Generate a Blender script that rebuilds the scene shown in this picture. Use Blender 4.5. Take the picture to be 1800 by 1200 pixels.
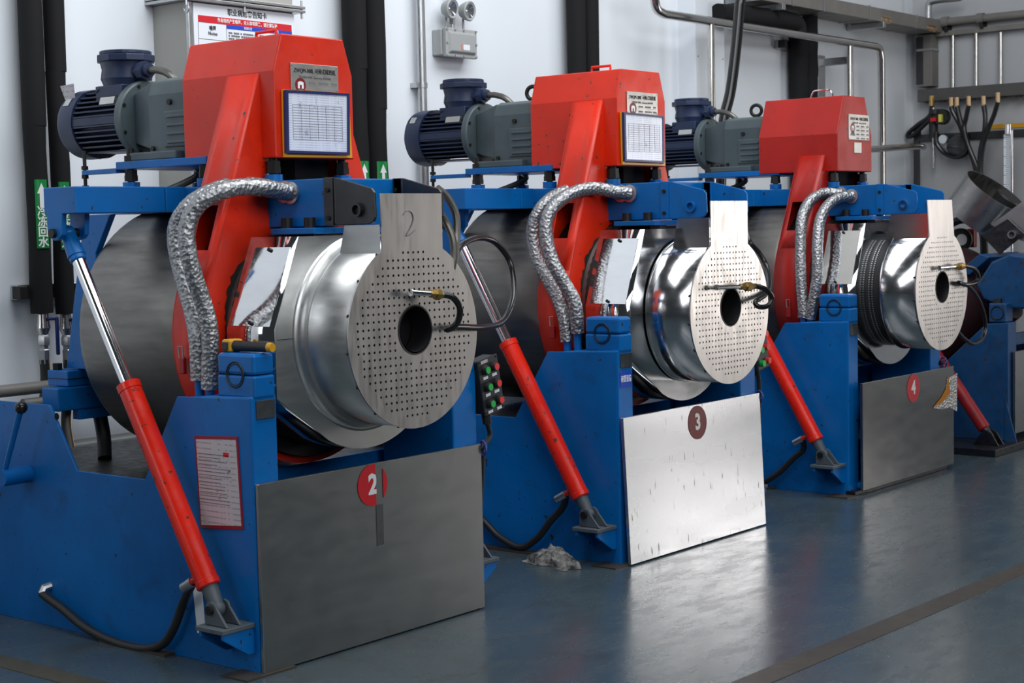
import bpy, bmesh, math, random
from mathutils import Vector, Matrix, noise
random.seed(7)
for o in list(bpy.data.objects): bpy.data.objects.remove(o)
sc = bpy.context.scene
COL = sc.collection
# ------------------------------------------------------------------ camera
CA, CB, CC, FPX = 0.885908002, 0.0715755721, -0.0223386479, 2856.81
CAM = Vector((-3.87967427, -4.35679524, 1.6))
_f = Vector((math.sin(CA)*math.cos(CB), math.cos(CA)*math.cos(CB), -math.sin(CB)))
_r = Vector((math.cos(CA), -math.sin(CA), 0)); _u = _r.cross(_f)
R2 = _r*math.cos(CC)+_u*math.sin(CC); U2 = -_r*math.sin(CC)+_u*math.cos(CC)
cd = bpy.data.cameras.new('camera'); cam = bpy.data.objects.new('camera', cd); COL.objects.link(cam)
M = Matrix((R2, U2, -_f)).transposed().to_4x4(); M.translation = CAM; cam.matrix_world = M
cd.sensor_width = 36.0; cd.lens = FPX*36/1800; cd.clip_end = 200
cd.dof.use_dof = True; cd.dof.focus_distance = 6.9; cd.dof.aperture_fstop = 6.3
sc.camera = cam
def px(x, y, ax, val):
    d = R2*((x-900)/FPX) - U2*((y-600)/FPX) + _f
    return CAM + d*((val-CAM[ax])/d[ax])
# ------------------------------------------------------------------ world, lights, exposure
W = bpy.data.worlds.new('hall_air'); sc.world = W; W.use_nodes = True
W.node_tree.nodes['Background'].inputs[0].default_value = (0.80, 0.90, 1.0, 1)
W.node_tree.nodes['Background'].inputs[1].default_value = 0.035
def area(name, loc, target, sx, sy, power, col):
    l = bpy.data.lights.new(name, 'AREA'); l.shape = 'RECTANGLE'; l.size = sx; l.size_y = sy; l.energy = power; l.color = col
    o = bpy.data.objects.new(name, l); COL.objects.link(o); o.location = loc
    o.rotation_euler = (Vector(target)-Vector(loc)).to_track_quat('-Z', 'Z').to_euler(); return o
area('window_daylight', (-0.8, -7.0, 4.6), (1.2, 2.3, 1.6), 9.0, 2.6, 285, (0.92, 0.96, 1.0))
area('doorway_daylight', (10.1, -4.15, 1.9), (2.9, -0.2, 0.9), 1.9, 3.4, 120, (1.0, 0.94, 0.90))
area('side_window_daylight', (-7.5, 1.2, 4.2), (0.5, 1.0, 1.4), 3.0, 2.0, 60, (0.9, 0.95, 1.0))
area('skylight_daylight', (2.0, -1.1, 6.2), (2.0, 2.3, 2.0), 9.0, 3.0, 430, (0.93, 0.97, 1.0))
vs = sc.view_settings; vs.view_transform = 'Standard'; vs.look = 'None'; vs.gamma = 1; vs.use_curve_mapping = False; vs.exposure = 0.0
# ------------------------------------------------------------------ materials
def srgb(r, g, b):
    f = lambda c: (c/255/12.92) if c/255 <= .04045 else ((c/255+.055)/1.055)**2.4
    return (f(r), f(g), f(b), 1)
def newmat(name):
    m = bpy.data.materials.new(name); m.use_nodes = True; nt = m.node_tree
    return m, nt, nt.nodes['Principled BSDF']
def N(nt, t, **kw):
    n = nt.nodes.new(t)
    for k, v in kw.items():
        if k in n.inputs: n.inputs[k].default_value = v
        else: setattr(n, k, v)
    return n
def pos(nt, scale=(1, 1, 1)):
    g = N(nt, 'ShaderNodeNewGeometry'); mp = N(nt, 'ShaderNodeMapping'); mp.inputs['Scale'].default_value = scale
    nt.links.new(g.outputs['Position'], mp.inputs['Vector']); return mp.outputs['Vector']
def noi(nt, vec, scale, detail=3, rough=.55, dist=0):
    n = N(nt, 'ShaderNodeTexNoise'); n.inputs['Scale'].default_value = scale; n.inputs['Detail'].default_value = detail
    n.inputs['Roughness'].default_value = rough; n.inputs['Distortion'].default_value = dist
    nt.links.new(vec, n.inputs['Vector']); return n.outputs['Fac']
def ramp(nt, fac, a, b, lo=0.0, hi=1.0):
    n = N(nt, 'ShaderNodeMapRange'); n.inputs['From Min'].default_value = a; n.inputs['From Max'].default_value = b
    n.inputs['To Min'].default_value = lo; n.inputs['To Max'].default_value = hi
    nt.links.new(fac, n.inputs['Value']); return n.outputs['Result']
def mix(nt, fac, a, b):
    n = N(nt, 'ShaderNodeMix'); n.data_type = 'RGBA'
    if isinstance(fac, float): n.inputs[0].default_value = fac
    else: nt.links.new(fac, n.inputs[0])
    for i, c in ((6, a), (7, b)):
        if hasattr(c, 'links') or hasattr(c, 'is_linked'): nt.links.new(c, n.inputs[i])
        else: n.inputs[i].default_value = c
    return n.outputs[2]
def bump(nt, h, s, d=.01):
    b = N(nt, 'ShaderNodeBump'); b.inputs['Strength'].default_value = s; b.inputs['Distance'].default_value = d
    nt.links.new(h, b.inputs['Height']); return b.outputs['Normal']
def plain(name, col, rough=.5, metal=0.0, spec=.5):
    m, nt, b = newmat(name); b.inputs['Base Color'].default_value = col; b.inputs['Roughness'].default_value = rough
    b.inputs['Metallic'].default_value = metal; b.inputs['Specular IOR Level'].default_value = spec; return m
def paint(name, col, rough=.34, dirt=.35, chips=.03, dirtcol=(.012, .012, .014, 1), chipcol=(.03, .03, .03, 1), spec=.5):
    m, nt, b = newmat(name); v = pos(nt)
    c2 = (col[0]*.72, col[1]*.72, col[2]*.74, 1)
    c = mix(nt, ramp(nt, noi(nt, v, 2.3, 3), .35, .7), col, c2)
    d = ramp(nt, noi(nt, v, 5.5, 6, .68, .4), .56, .80, 0, dirt); c = mix(nt, d, c, dirtcol)
    if chips:
        k = ramp(nt, noi(nt, v, 34, 2, .5), .735-chips, .76-chips); c = mix(nt, k, c, chipcol)
    nt.links.new(c, b.inputs['Base Color'])
    nt.links.new(ramp(nt, noi(nt, v, 9, 4), .3, .75, rough-.07, rough+.14), b.inputs['Roughness'])
    b.inputs['Specular IOR Level'].default_value = spec
    nt.links.new(bump(nt, noi(nt, v, 70, 2), .06, .004), b.inputs['Normal']); return m
def steel(name, col, rough, var=.08, stretch=(4, 4, 4), smudge=.3, bmp=0.0, bscale=3.0, metal=1.0, bdist=.02):
    m, nt, b = newmat(name); v = pos(nt, stretch); w = pos(nt)
    s = ramp(nt, noi(nt, v, 3, 5, .65), .35, .75)
    c2 = (col[0]*.62, col[1]*.62, col[2]*.62, 1)
    sm = N(nt, 'ShaderNodeMath'); sm.operation = 'MULTIPLY'; sm.inputs[1].default_value = smudge; nt.links.new(s, sm.inputs[0])
    nt.links.new(mix(nt, sm.outputs[0], col, c2), b.inputs['Base Color'])
    b.inputs['Metallic'].default_value = metal
    nt.links.new(ramp(nt, noi(nt, v, 6, 4), .3, .7, max(.02, rough-var), rough+var), b.inputs['Roughness'])
    if bmp: nt.links.new(bump(nt, noi(nt, w, bscale, 2), bmp, bdist), b.inputs['Normal'])
    return m
BLUE = paint('blue_paint', srgb(0, 103, 178), .36, .45, .03, spec=.35)
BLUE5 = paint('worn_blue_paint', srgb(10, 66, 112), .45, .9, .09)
RED = paint('red_paint', srgb(222, 40, 2), .40, .30, .02, dirtcol=(.06, .004, .01, 1))
RED4 = paint('deep_red_paint', srgb(180, 24, 10), .42, .35, .02, dirtcol=(.06, .004, .01, 1))
REDCYL = paint('cylinder_red_paint', srgb(228, 36, 14), .24, .22, .06, chipcol=(.09, .03, .02, 1))
REDDARK = paint('dull_red_paint', srgb(150, 20, 28), .45, .5, .05)
NAVY = paint('navy_paint', srgb(26, 42, 74), .42, .2, 0)
GEARG = paint('grey_green_enamel', srgb(76, 89, 93), .45, .3, 0)
STEEL = steel('brushed_steel', (.62, .62, .61, 1), .37, .05, (1, 1, 6), .35, .03, 5)
DISC = steel('perforated_steel', (.60, .58, .56, 1), .36, .08, (7, 7, 1.2), .45)
MIRRORC = steel('polished_cover_steel', (.70, .70, .71, 1), .15, .04, (2, 2, 6), .25, .04, 3.0)
MIRROR = steel('polished_steel', (.74, .74, .75, 1), .06, .03, (2, 2, 6), .22, .05, 3.5)
DRUM = steel('worn_drum_steel', (.23, .22, .205, 1), .42, .08, (6, .8, 6), .6)
DARKSTEEL = steel('dark_plate_steel', (.085, .085, .09, 1), .42, .1, (5, 5, 5), .4)
PLGREY = paint('grey_bracket_paint', srgb(84, 92, 98), .5, .5, .04)
CHROME = steel('chromed_rod', (.82, .82, .84, 1), .09, .02, (1, 1, 1), .05)
GALV = steel('galvanised_steel', (.52, .53, .54, 1), .38, .08, (3, 3, 3), .4)
TRAYG = paint('grey_tray_metal', srgb(128, 124, 118), .5, .25, 0)
SUSPIPE = steel('stainless_pipe', (.66, .63, .60, 1), .2, .05, (2, 2, 2), .3)
def bright_panel():
    m, nt, b = newmat('bright_panel_steel'); v = pos(nt)
    k = ramp(nt, noi(nt, pos(nt, (70, 70, 12)), 1.0, 1), .695, .75, 0, .7)
    k2 = ramp(nt, noi(nt, pos(nt, (1, 1, 5)), 1.2, 2, .5), .55, .85, 0, .12)
    c = mix(nt, k2, (.80, .82, .85, 1), (.50, .50, .50, 1)); c = mix(nt, k, c, (.10, .10, .10, 1))
    nt.links.new(c, b.inputs['Base Color']); b.inputs['Metallic'].default_value = 1
    nt.links.new(ramp(nt, noi(nt, pos(nt, (2, 2, 8)), 1, 0), .3, .7, .25, .28), b.inputs['Roughness'])
    nt.links.new(bump(nt, noi(nt, pos(nt, (1, 1, 1.8)), 1.4, 0), .14, .03), b.inputs['Normal']); return m
BRIGHTP = bright_panel()
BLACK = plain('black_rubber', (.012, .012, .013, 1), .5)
BLACKGL = plain('black_gloss_hose', (.008, .008, .009, 1), .22)
FOAM = plain('black_foam_insulation', (.010, .010, .011, 1), .8, 0, .25)
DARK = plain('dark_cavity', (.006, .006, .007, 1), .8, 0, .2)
BOLT = plain('blackened_bolt', (.025, .024, .023, 1), .45, .6)
BRASS = plain('brass', (.62, .42, .16, 1), .3, 1.0)
COPPERY = plain('yellow_zinc', (.70, .50, .30, 1), .3, 1.0)
BRAID = steel('braided_hose', (.20, .19, .17, 1), .45, .1, (60, 60, 60), .8)
WHITEP = plain('white_print', (.86, .86, .86, 1), .5)
BLACKP = plain('black_print', (.012, .012, .012, 1), .5)
GREYP = plain('grey_print', (.16, .16, .17, 1), .6)
REDP = plain('red_print', srgb(205, 22, 36), .45)
DREDP = plain('dark_red_print', srgb(120, 18, 26), .4)
BLUEP = plain('blue_print', srgb(24, 70, 190), .45)
GREENP = plain('green_label', srgb(10, 135, 62), .35)
SIGNW = plain('sign_white', (.80, .83, .88, 1), .4)
PLATE = steel('engraved_plate', (.55, .55, .53, 1), .4, .05, (5, 5, 5), .3)
PLATED = steel('dull_plate', (.17, .18, .19, 1), .5, .05, (9, 9, 9), .7)
YELL = plain('yellow_plastic', srgb(205, 150, 30), .4)
WHEELB = plain('wheel_blue', srgb(38, 74, 150), .35)
BLUEFR = plain('navy_plastic', srgb(18, 36, 92), .35)
YELFR = plain('yellow_plastic_frame', srgb(222, 160, 20), .35)
BOXG = plain('grey_cast_aluminium', (.36, .37, .37, 1), .5)
CTRL = plain('dark_control_plastic', (.018, .020, .024, 1), .45)
BGREEN = plain('green_button', srgb(20, 170, 70), .35); BRED = plain('red_button', srgb(220, 50, 50), .35)
AMBER = plain('amber_film', srgb(190, 120, 10), .3)
GLASSY = plain('clear_lens', (.75, .78, .8, 1), .08, .9)
def foil_mat():
    m, nt, b = newmat('crinkled_foil'); v = pos(nt)
    b.inputs['Metallic'].default_value = 1; b.inputs['Base Color'].default_value = (.36, .365, .375, 1); b.inputs['Roughness'].default_value = .45
    vo = N(nt, 'ShaderNodeTexVoronoi'); vo.inputs['Scale'].default_value = 72; nt.links.new(v, vo.inputs['Vector'])
    nt.links.new(bump(nt, vo.outputs['Distance'], .6, .008), b.inputs['Normal']); return m
FOIL = foil_mat()
def paper_mat(name, base, smudge, line):
    m, nt, b = newmat(name); v = pos(nt)
    w = N(nt, 'ShaderNodeTexWave'); w.bands_direction = 'Z'; w.inputs['Scale'].default_value = line; w.inputs['Distortion'].default_value = 0
    nt.links.new(v, w.inputs['Vector'])
    g = ramp(nt, noi(nt, pos(nt, (30, 30, 1.0)), 3, 2), .42, .5)
    l = ramp(nt, w.outputs['Fac'], .80, .92, 0, .45)
    mm = N(nt, 'ShaderNodeMath'); mm.operation = 'MULTIPLY'; nt.links.new(g, mm.inputs[0]); nt.links.new(l, mm.inputs[1])
    c = mix(nt, mm.outputs[0], base, (.12, .12, .15, 1))
    c = mix(nt, ramp(nt, noi(nt, v, 17, 6, .7), .60, .72, 0, smudge), c, (.05, .05, .06, 1))
    nt.links.new(c, b.inputs['Base Color']); b.inputs['Roughness'].default_value = .18; return m
PAPER = paper_mat('printed_sheet', (.70, .73, .84, 1), .8, 34)
PAPERP = paper_mat('stained_pink_sheet', (.55, .50, .53, 1), .8, 15)
def rag_mat():
    m, nt, b = newmat('dirty_cloth'); v = pos(nt)
    nt.links.new(mix(nt, ramp(nt, noi(nt, v, 14, 5, .7), .42, .62), (.30, .29, .27, 1), (.02, .02, .02, 1)), b.inputs['Base Color'])
    b.inputs['Roughness'].default_value = .9; return m
RAG = rag_mat()
def floor_mat():
    m, nt, b = newmat('epoxy_floor'); v = pos(nt)
    c = mix(nt, ramp(nt, noi(nt, v, 1.3, 4), .3, .7), srgb(58, 72, 78), srgb(68, 79, 84))
    c = mix(nt, ramp(nt, noi(nt, v, 4.5, 7, .72, .6), .52, .78, 0, .75), c, srgb(58, 56, 56))
    c = mix(nt, ramp(nt, noi(nt, v, 11, 3, .6), .735, .75, 0, .9), c, (.01, .01, .01, 1))
    nt.links.new(c, b.inputs['Base Color'])
    nt.links.new(ramp(nt, noi(nt, pos(nt, (1, 2.5, 1)), 3.5, 6, .7), .3, .75, .17, .36), b.inputs['Roughness'])
    b.inputs['Specular IOR Level'].default_value = .5
    nt.links.new(bump(nt, noi(nt, v, 26, 4, .7), .10, .004), b.inputs['Normal']); return m
FLOOR = floor_mat()
LINE = paint('worn_floor_marking', srgb(62, 56, 50), .5, .6, .05)
LINEY = paint('worn_yellow_marking', srgb(66, 62, 46), .5, .7, .05)
def wall_mat(name, c1, c2):
    m, nt, b = newmat(name); v = pos(nt)
    c = mix(nt, ramp(nt, noi(nt, v, .8, 3), .3, .7), c1, c2)
    c = mix(nt, ramp(nt, noi(nt, pos(nt, (3, 3, 1)), 5, 6, .75), .66, .85, 0, .5), c, srgb(120, 118, 112))
    nt.links.new(c, b.inputs['Base Color']); b.inputs['Roughness'].default_value = .55; return m
WALL = wall_mat('white_wall_panel', srgb(232, 236, 241), srgb(224, 229, 235))
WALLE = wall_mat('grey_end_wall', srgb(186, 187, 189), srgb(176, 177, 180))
TILE = wall_mat('grey_ledge_tile', srgb(150, 150, 148), srgb(120, 120, 118))
COLUMN = wall_mat('galvanised_duct_sheet', srgb(168, 166, 160), srgb(146, 145, 141))
# ------------------------------------------------------------------ geometry helpers
X, Y, Z = 0, 1, 2
V3 = Vector
def spl(pts, n=6):
    pts = [V3(p) for p in pts]; P = [pts[0]*2-pts[1]]+pts+[pts[-1]*2-pts[-2]]; out = []
    for i in range(1, len(P)-2):
        a, b, c, d = P[i-1:i+3]
        for k in range(n):
            t = k/n
            out.append(.5*((2*b)+(c-a)*t+(2*a-5*b+4*c-d)*t*t+(3*b-a-3*c+d)*t**3))
    out.append(pts[-1]); return out
class MB:
    def __init__(s): s.v = []; s.f = []
    def add(s, vs, fs):
        o = len(s.v); s.v += [tuple(v) for v in vs]; s.f += [tuple(i+o for i in f) for f in fs]; return s
    def box(s, x0, x1, y0, y1, z0, z1):
        return s.add([(x, y, z) for x in (x0, x1) for y in (y0, y1) for z in (z0, z1)],
                     [(0, 1, 3, 2), (4, 6, 7, 5), (0, 4, 5, 1), (2, 3, 7, 6), (0, 2, 6, 4), (1, 5, 7, 3)])
    def prism(s, poly, ax, a, b):
        n = len(poly)
        def mk(p, t):
            return {0: (t, p[0], p[1]), 1: (p[0], t, p[1]), 2: (p[0], p[1], t)}[ax]
        vs = [mk(p, a) for p in poly]+[mk(p, b) for p in poly]
        return s.add(vs, [tuple(range(n)), tuple(range(2*n-1, n-1, -1))]+[(i, (i+1) % n, n+(i+1) % n, n+i) for i in range(n)])
    def lathe(s, prof, o, d, n=32, cap=True):
        o = V3(o); d = V3(d).normalized(); q = d.to_track_quat('Z', 'Y'); a = q @ V3((1, 0, 0)); b = q @ V3((0, 1, 0))
        vs = []
        for t, r in prof:
            for k in range(n):
                an = 2*math.pi*k/n; vs.append(o+d*t+a*(r*math.cos(an))+b*(r*math.sin(an)))
        m = len(prof); fs = [(i*n+k, i*n+(k+1) % n, (i+1)*n+(k+1) % n, (i+1)*n+k) for i in range(m-1) for k in range(n)]
        if cap: fs += [tuple(range(n-1, -1, -1)), tuple(range((m-1)*n, m*n))]
        return s.add(vs, fs)
    def cyl(s, p0, p1, r0, r1=None, n=20, cap=True):
        p0 = V3(p0); p1 = V3(p1); d = p1-p0
        return s.lathe([(0, r0), (d.length, r0 if r1 is None else r1)], p0, d, n, cap)
    def tube(s, pts, r, n=12, rf=None, cap=True):
        pts = [V3(p) for p in pts]; m = len(pts); vs = []
        t0 = (pts[1]-pts[0]).normalized(); a = t0.orthogonal().normalized(); pt = t0
        for i, p in enumerate(pts):
            t = (pts[min(i+1, m-1)]-pts[max(i-1, 0)]).normalized()
            a = pt.rotation_difference(t) @ a; a = (a-t*a.dot(t)).normalized(); b = t.cross(a); pt = t
            for k in range(n):
                an = 2*math.pi*k/n; rr = r*(rf(i, k) if rf else 1); vs.append(p+a*(rr*math.cos(an))+b*(rr*math.sin(an)))
        fs = [(i*n+k, i*n+(k+1) % n, (i+1)*n+(k+1) % n, (i+1)*n+k) for i in range(m-1) for k in range(n)]
        if cap: fs += [tuple(range(n-1, -1, -1)), tuple(range((m-1)*n, m*n))]
        return s.add(vs, fs)
    def sphere(s, c, r, n=16):
        return s.lathe([(-r*math.cos(math.pi*i/n)*.9999, max(1e-4, r*math.sin(math.pi*i/n))) for i in range(n+1)], c, (0, 0, 1), n*2)
    def torus(s, c, d, R, r, n=24, m=8):
        d = V3(d).normalized(); q = d.to_track_quat('Z', 'Y'); a = q @ V3((1, 0, 0)); b = q @ V3((0, 1, 0)); c = V3(c); vs = []
        for i in range(n):
            an = 2*math.pi*i/n; e = a*math.cos(an)+b*math.sin(an)
            for k in range(m):
                t = 2*math.pi*k/m; vs.append(c+e*(R+r*math.cos(t))+d*(r*math.sin(t)))
        return s.add(vs, [(i*m+k, i*m+(k+1) % m, ((i+1) % n)*m+(k+1) % m, ((i+1) % n)*m+k) for i in range(n) for k in range(m)])
    def quad(s, a, b, c, d): return s.add([a, b, c, d], [(0, 1, 2, 3)])
    def xf(s, mt): s.v = [tuple(mt @ V3(v)) for v in s.v]; return s
    def build(s, name, mat, parent=None, smooth=32, bevel=0, label=None, weld=False):
        me = bpy.data.meshes.new(name); me.from_pydata(s.v, [], s.f)
        bm = bmesh.new(); bm.from_mesh(me)
        if weld: bmesh.ops.remove_doubles(bm, verts=bm.verts, dist=1e-5)
        bmesh.ops.recalc_face_normals(bm, faces=bm.faces); bm.to_mesh(me); bm.free()
        return link(name, me, mat, parent, smooth, bevel, label)
def link(name, me, mat, parent=None, smooth=32, bevel=0, label=None):
    me.materials.clear(); me.materials.append(mat)
    if smooth:
        me.polygons.foreach_set('use_smooth', [True]*len(me.polygons)); me.set_sharp_from_angle(angle=math.radians(smooth))
    o = bpy.data.objects.new(name, me); COL.objects.link(o)
    if parent: o.parent = parent
    if bevel:
        b = o.modifiers.new('edge', 'BEVEL'); b.width = bevel; b.segments = 2; b.limit_method = 'ANGLE'; b.angle_limit = math.radians(40)
    if label: o['label'] = label
    return o
def tag(o, label, cat, group=None):
    o['label'] = label; o['category'] = cat
    if group: o['group'] = group
    return o
def thing(name, loc, label, cat, group=None):
    o = bpy.data.objects.new(name, None); COL.objects.link(o); o.location = loc; o.empty_display_size = .1
    return tag(o, label, cat, group)
def struct(o): o['kind'] = 'structure'; return o
def rebase(root):
    """keep children built in world coordinates in place under an Empty at its base"""
    bpy.context.view_layer.update()
    for c in root.children: c.matrix_parent_inverse = root.matrix_world.inverted()
def fill2d(outer, holes, thick):
    cu = bpy.data.curves.new('outline', 'CURVE'); cu.dimensions = '2D'; cu.fill_mode = 'BOTH'; cu.extrude = thick/2
    for pl in [outer]+holes:
        sp = cu.splines.new('POLY'); sp.points.add(len(pl)-1)
        for p, q in zip(sp.points, pl): p.co = (q[0], q[1], 0, 1)
        sp.use_cyclic_u = True
    o = bpy.data.objects.new('outline', cu); COL.objects.link(o)
    me = bpy.data.meshes.new_from_object(o.evaluated_get(bpy.context.evaluated_depsgraph_get()))
    bpy.data.objects.remove(o); bpy.data.curves.remove(cu); return me
def to_xz(me, y):          # local (x, y, z) -> (x, y0 - z, y): plate facing the front
    me.transform(Matrix(((1, 0, 0, 0), (0, 0, -1, y), (0, 1, 0, 0), (0, 0, 0, 1)))); return me
def circ(cx, cy, r, n=64, a0=0, a1=2*math.pi):
    return [(cx+r*math.cos(a0+(a1-a0)*i/n), cy+r*math.sin(a0+(a1-a0)*i/n)) for i in range(n if a1-a0 > 6.28 else n+1)]
def text(name, s, size, org, ex, ey, mat, parent=None, align='CENTER', thick=.0006, squeeze=1.0, bold=0.0):
    cu = bpy.data.curves.new('lettering', 'FONT'); cu.body = s; cu.size = size; cu.align_x = align; cu.align_y = 'CENTER'
    cu.extrude = thick; cu.resolution_u = 2; cu.offset = bold
    o = bpy.data.objects.new('lettering', cu); COL.objects.link(o)
    me = bpy.data.meshes.new_from_object(o.evaluated_get(bpy.context.evaluated_depsgraph_get()))
    bpy.data.objects.remove(o); bpy.data.curves.remove(cu)
    ex = V3(ex).normalized()*squeeze; ey = V3(ey).normalized(); ez = ex.cross(ey).normalized()
    m = Matrix((ex, ey, ez)).transposed().to_4x4(); m.translation = V3(org); me.transform(m)
    return link(name, me, mat, parent, 0)
FX, FZ, SX = (1, 0, 0), (0, 0, 1), (0, -1, 0)      # front-facing text; SX: text on a face looking towards -X
# ------------------------------------------------------------------ the room
WY, EX = 2.30, 10.20
floor = struct(MB().box(-9, 14, -10, 2.4, -.08, 0).build('floor', FLOOR, smooth=0))
floor['label'] = 'dark slate grey glossy epoxy floor'
m1 = px(1290, 1198, Z, 0); m2 = px(1800, 988, Z, 0)
MB().prism([(m1.x-4, m1.y+.115), (m2.x+7, m2.y-.2), (m2.x+7, m2.y-.31), (m1.x-4, m1.y+.0)], 2, .0, .0022).build('floor_marking', LINE, floor, 0)
MB().box(-.49, -.385, -.4, 2.25, 0, .0022).build('floor_marking', LINEY, floor, 0)
wb = struct(MB().box(-9, EX+.1, WY, WY+.12, 0, 6).build('wall_back', WALL, smooth=0))
wb['label'] = 'white panelled back wall behind the machines'
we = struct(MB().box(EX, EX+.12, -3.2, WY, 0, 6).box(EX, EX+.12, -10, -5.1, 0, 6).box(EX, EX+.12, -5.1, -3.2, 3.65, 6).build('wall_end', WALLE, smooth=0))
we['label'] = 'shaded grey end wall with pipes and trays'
MB().box(6.28, 6.68, 2.15, WY+.01, 0, 6).build('pilaster', WALL, wb, 0, .004)
for z in (1.9, 2.35, 2.8):
    for xx in (6.31, 6.65): MB().cyl((xx, 2.152, z), (xx, 2.145, z), .006, n=8).build('rivet', GALV, wb)
led = struct(MB().box(-3, EX, 2.12, WY, 0, .60).build('trim_1', TILE, smooth=0)); led['label'] = 'grey tiled ledge along the foot of the back wall'
for r in range(3):
    for k in range(7):
        a = .1+.42*k+(.2 if r % 2 else 0); MB().box(a+.004, a+.416, 2.112, 2.13, .03+.19*r, .21+.19*r).build('tile', TILE, led, 0, .003)
# ------------------------------------------------------------------ insulated pipes
def ins_pipe(x, y, r, zb, joints, label, valve=False, sign=None, signz=None, top=5.2):
    t = thing('insulated_pipe', (x, y, zb), label, 'pipe', 'black insulated pipes on the back wall')
    zs = [zb]+joints+[top]
    for i in range(len(zs)-1):
        a, b = zs[i], zs[i+1]; k = r*(1.0 if i % 2 == 0 else 1.06); m = MB()
        pts = [V3((x+.003*math.sin(a*3+j), y, a+(b-a)*j/8)) for j in range(9)]
        m.tube(pts, k, 24, rf=lambda i, q: 1+.03*math.sin(i*1.7)); m.build('foam_section', FOAM, t)
    if sign:
        m = MB(); n = 14; z0, z1 = signz; vs = []
        for i in range(n+1):
            an = math.radians(-136+62*i/n); vs += [(x+(r*1.09)*math.cos(an), y+(r*1.09)*math.sin(an), z) for z in (z0, z1)]
        m.add(vs, [(2*i, 2*i+2, 2*i+3, 2*i+1) for i in range(n)]); lb = m.build('pipe_label', GREENP, t, 60)
        an = math.radians(-105); ex = (-math.sin(an), math.cos(an), 0)
        ex = V3((-math.sin(an), math.cos(an), 0)); o = V3((x+r*1.12*math.cos(an), y+r*1.12*math.sin(an), 0))
        h = z1-z0
        for i, ch in enumerate(sign): text('lettering', ch, .052, o+V3((0, 0, z1-h*.47-.048*i)), ex, FZ, WHITEP, lb, squeeze=.95, bold=.0012)
        a = o+V3((0, 0, z1-.05*h)); q = lambda u, w: a+ex*u+V3((0, 0, -w))
        MB().add([q(0, 0), q(.022, .05), q(.010, .048), q(.010, .115), q(-.010, .115), q(-.010, .048), q(-.022, .05)], [(0, 1, 2, 3, 4, 5, 6)]).build('arrow', WHITEP, lb, 0)
    if valve:
        MB().lathe([(0, .026), (.05, .032), (.07, .036), (.09, .028), (.1, .024)], (x, y, zb), (0, 0, -1), 16).build('ball_valve', SUSPIPE, t)
        MB().lathe([(.1, .022), (.115, .03), (.15, .03), (.155, .022), (.17, .022), (.175, .026), (.24, .024)], (x, y, zb), (0, 0, -1), 6).build('hex_coupling', GALV, t)
        MB().box(x+.04, x+.056, y-.05, y-.035, zb-.2, zb-.02).box(x+.0, x+.056, y-.045, y-.03, zb-.035, zb-.02).build('valve_lever', BLUEFR, t, 32, .004)
        pts = spl([(x, y, zb-.22), (x, y, zb-.32), (x-.02, y-.01, zb-.42), (x-.06, y-.05, zb-.52), (x-.09, y-.12, zb-.66)], 8)
        h = MB().tube(pts, .023, 14).build('rubber_hose', BLACK, t)
        MB().tube([p+V3((.012, -.021, 0)) for p in pts], .0022, 6).build('yellow_stripe', AMBER, h)
    rebase(t); return t
pa = px(73, 560, Y, 2.2); 
ins_pipe(.653, 2.2, .052, 1.235, [2.11], 'leftmost black insulated pipe with green label and white arrow', True, '冷冻回水', (1.54, 1.86))
ins_pipe(.783, 2.2, .046, 1.225, [2.37], 'black insulated pipe with green label, second from the left picture edge', True, '冷冻给水', (1.53, 1.85))
ins_pipe(2.795, 2.2, .064, 1.2, [2.5], 'left one of two black insulated pipes just right of the nearest red cover', False, '冷冻回水', (1.66, 1.98))
ins_pipe(2.95, 2.2, .064, 1.2, [2.28], 'right one of two black insulated pipes just right of the nearest red cover', False, '冷冻给水', (1.66, 1.98))
ins_pipe(4.895, 2.2, .065, 1.2, [], 'left one of two black insulated pipes above the middle red cover')
ins_pipe(5.045, 2.2, .065, 1.2, [], 'right one of two black insulated pipes above the middle red cover')
ZTR = px(1561, 40, Y, 1.98).z
ins_pipe(7.885, 2.2, .072, 1.2, [2.6], 'left one of two black insulated pipes above the rightmost red cover', top=px(1402, 66, Y, 2.2).z)
ins_pipe(8.055, 2.2, .072, 1.2, [2.75], 'right one of two black insulated pipes above the rightmost red cover', top=ZTR-.01)
e = [px(1262, 24, Y, 2.10), px(1330, 30, Y, 2.10), px(1380, 36, Y, 2.10), px(1399, 44, Y, 2.10), px(1402, 66, Y, 2.10)]
tag(MB().tube(spl(e, 6), .075, 20).build('insulated_pipe', FOAM), 'horizontal black insulated pipe bending down under the cable tray', 'pipe')
def clamp(x, y, z, w, label):
    t = thing('pipe_clamp', (x, y, z), label, 'bracket', 'pipe clamps on the wall')
    MB().box(x-w, x+w, y+.03, WY-.002, z-.035, z+.035).build('rail', GALV, t, 0, .004)
    for s in (-1, 1): MB().box(x+s*w-.02, x+s*w+.02, y-.03, y+.035, z-.03, z+.03).build('bolt_plate', BOLT, t, 0, .003)
    rebase(t)
clamp(.72, 2.22, 1.335, .17, 'steel clamp rail behind the two leftmost insulated pipes')
cz = px(1390, 78, Y, 2.2); clamp(cz.x+.05, 2.22, cz.z, .14, 'small clamp beside the insulated pipes above the rightmost red cover')
# thin conduit with clamps
t = thing('wall_conduit', (3.41, 2.25, 0), 'thin galvanised conduit running down the white wall beside the emergency light', 'conduit')
MB().cyl((3.41, 2.25, .6), (3.41, 2.25, 5), .029, n=18).build('pipe', GALV, t)
for z in (1.25, 2.43): MB().cyl((3.41, 2.25, z), (3.41, 2.25, z+.03), .034, n=18).box(3.36, 3.46, 2.25, 2.3, z, z+.03).build('saddle', GALV, t)
rebase(t)
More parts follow.
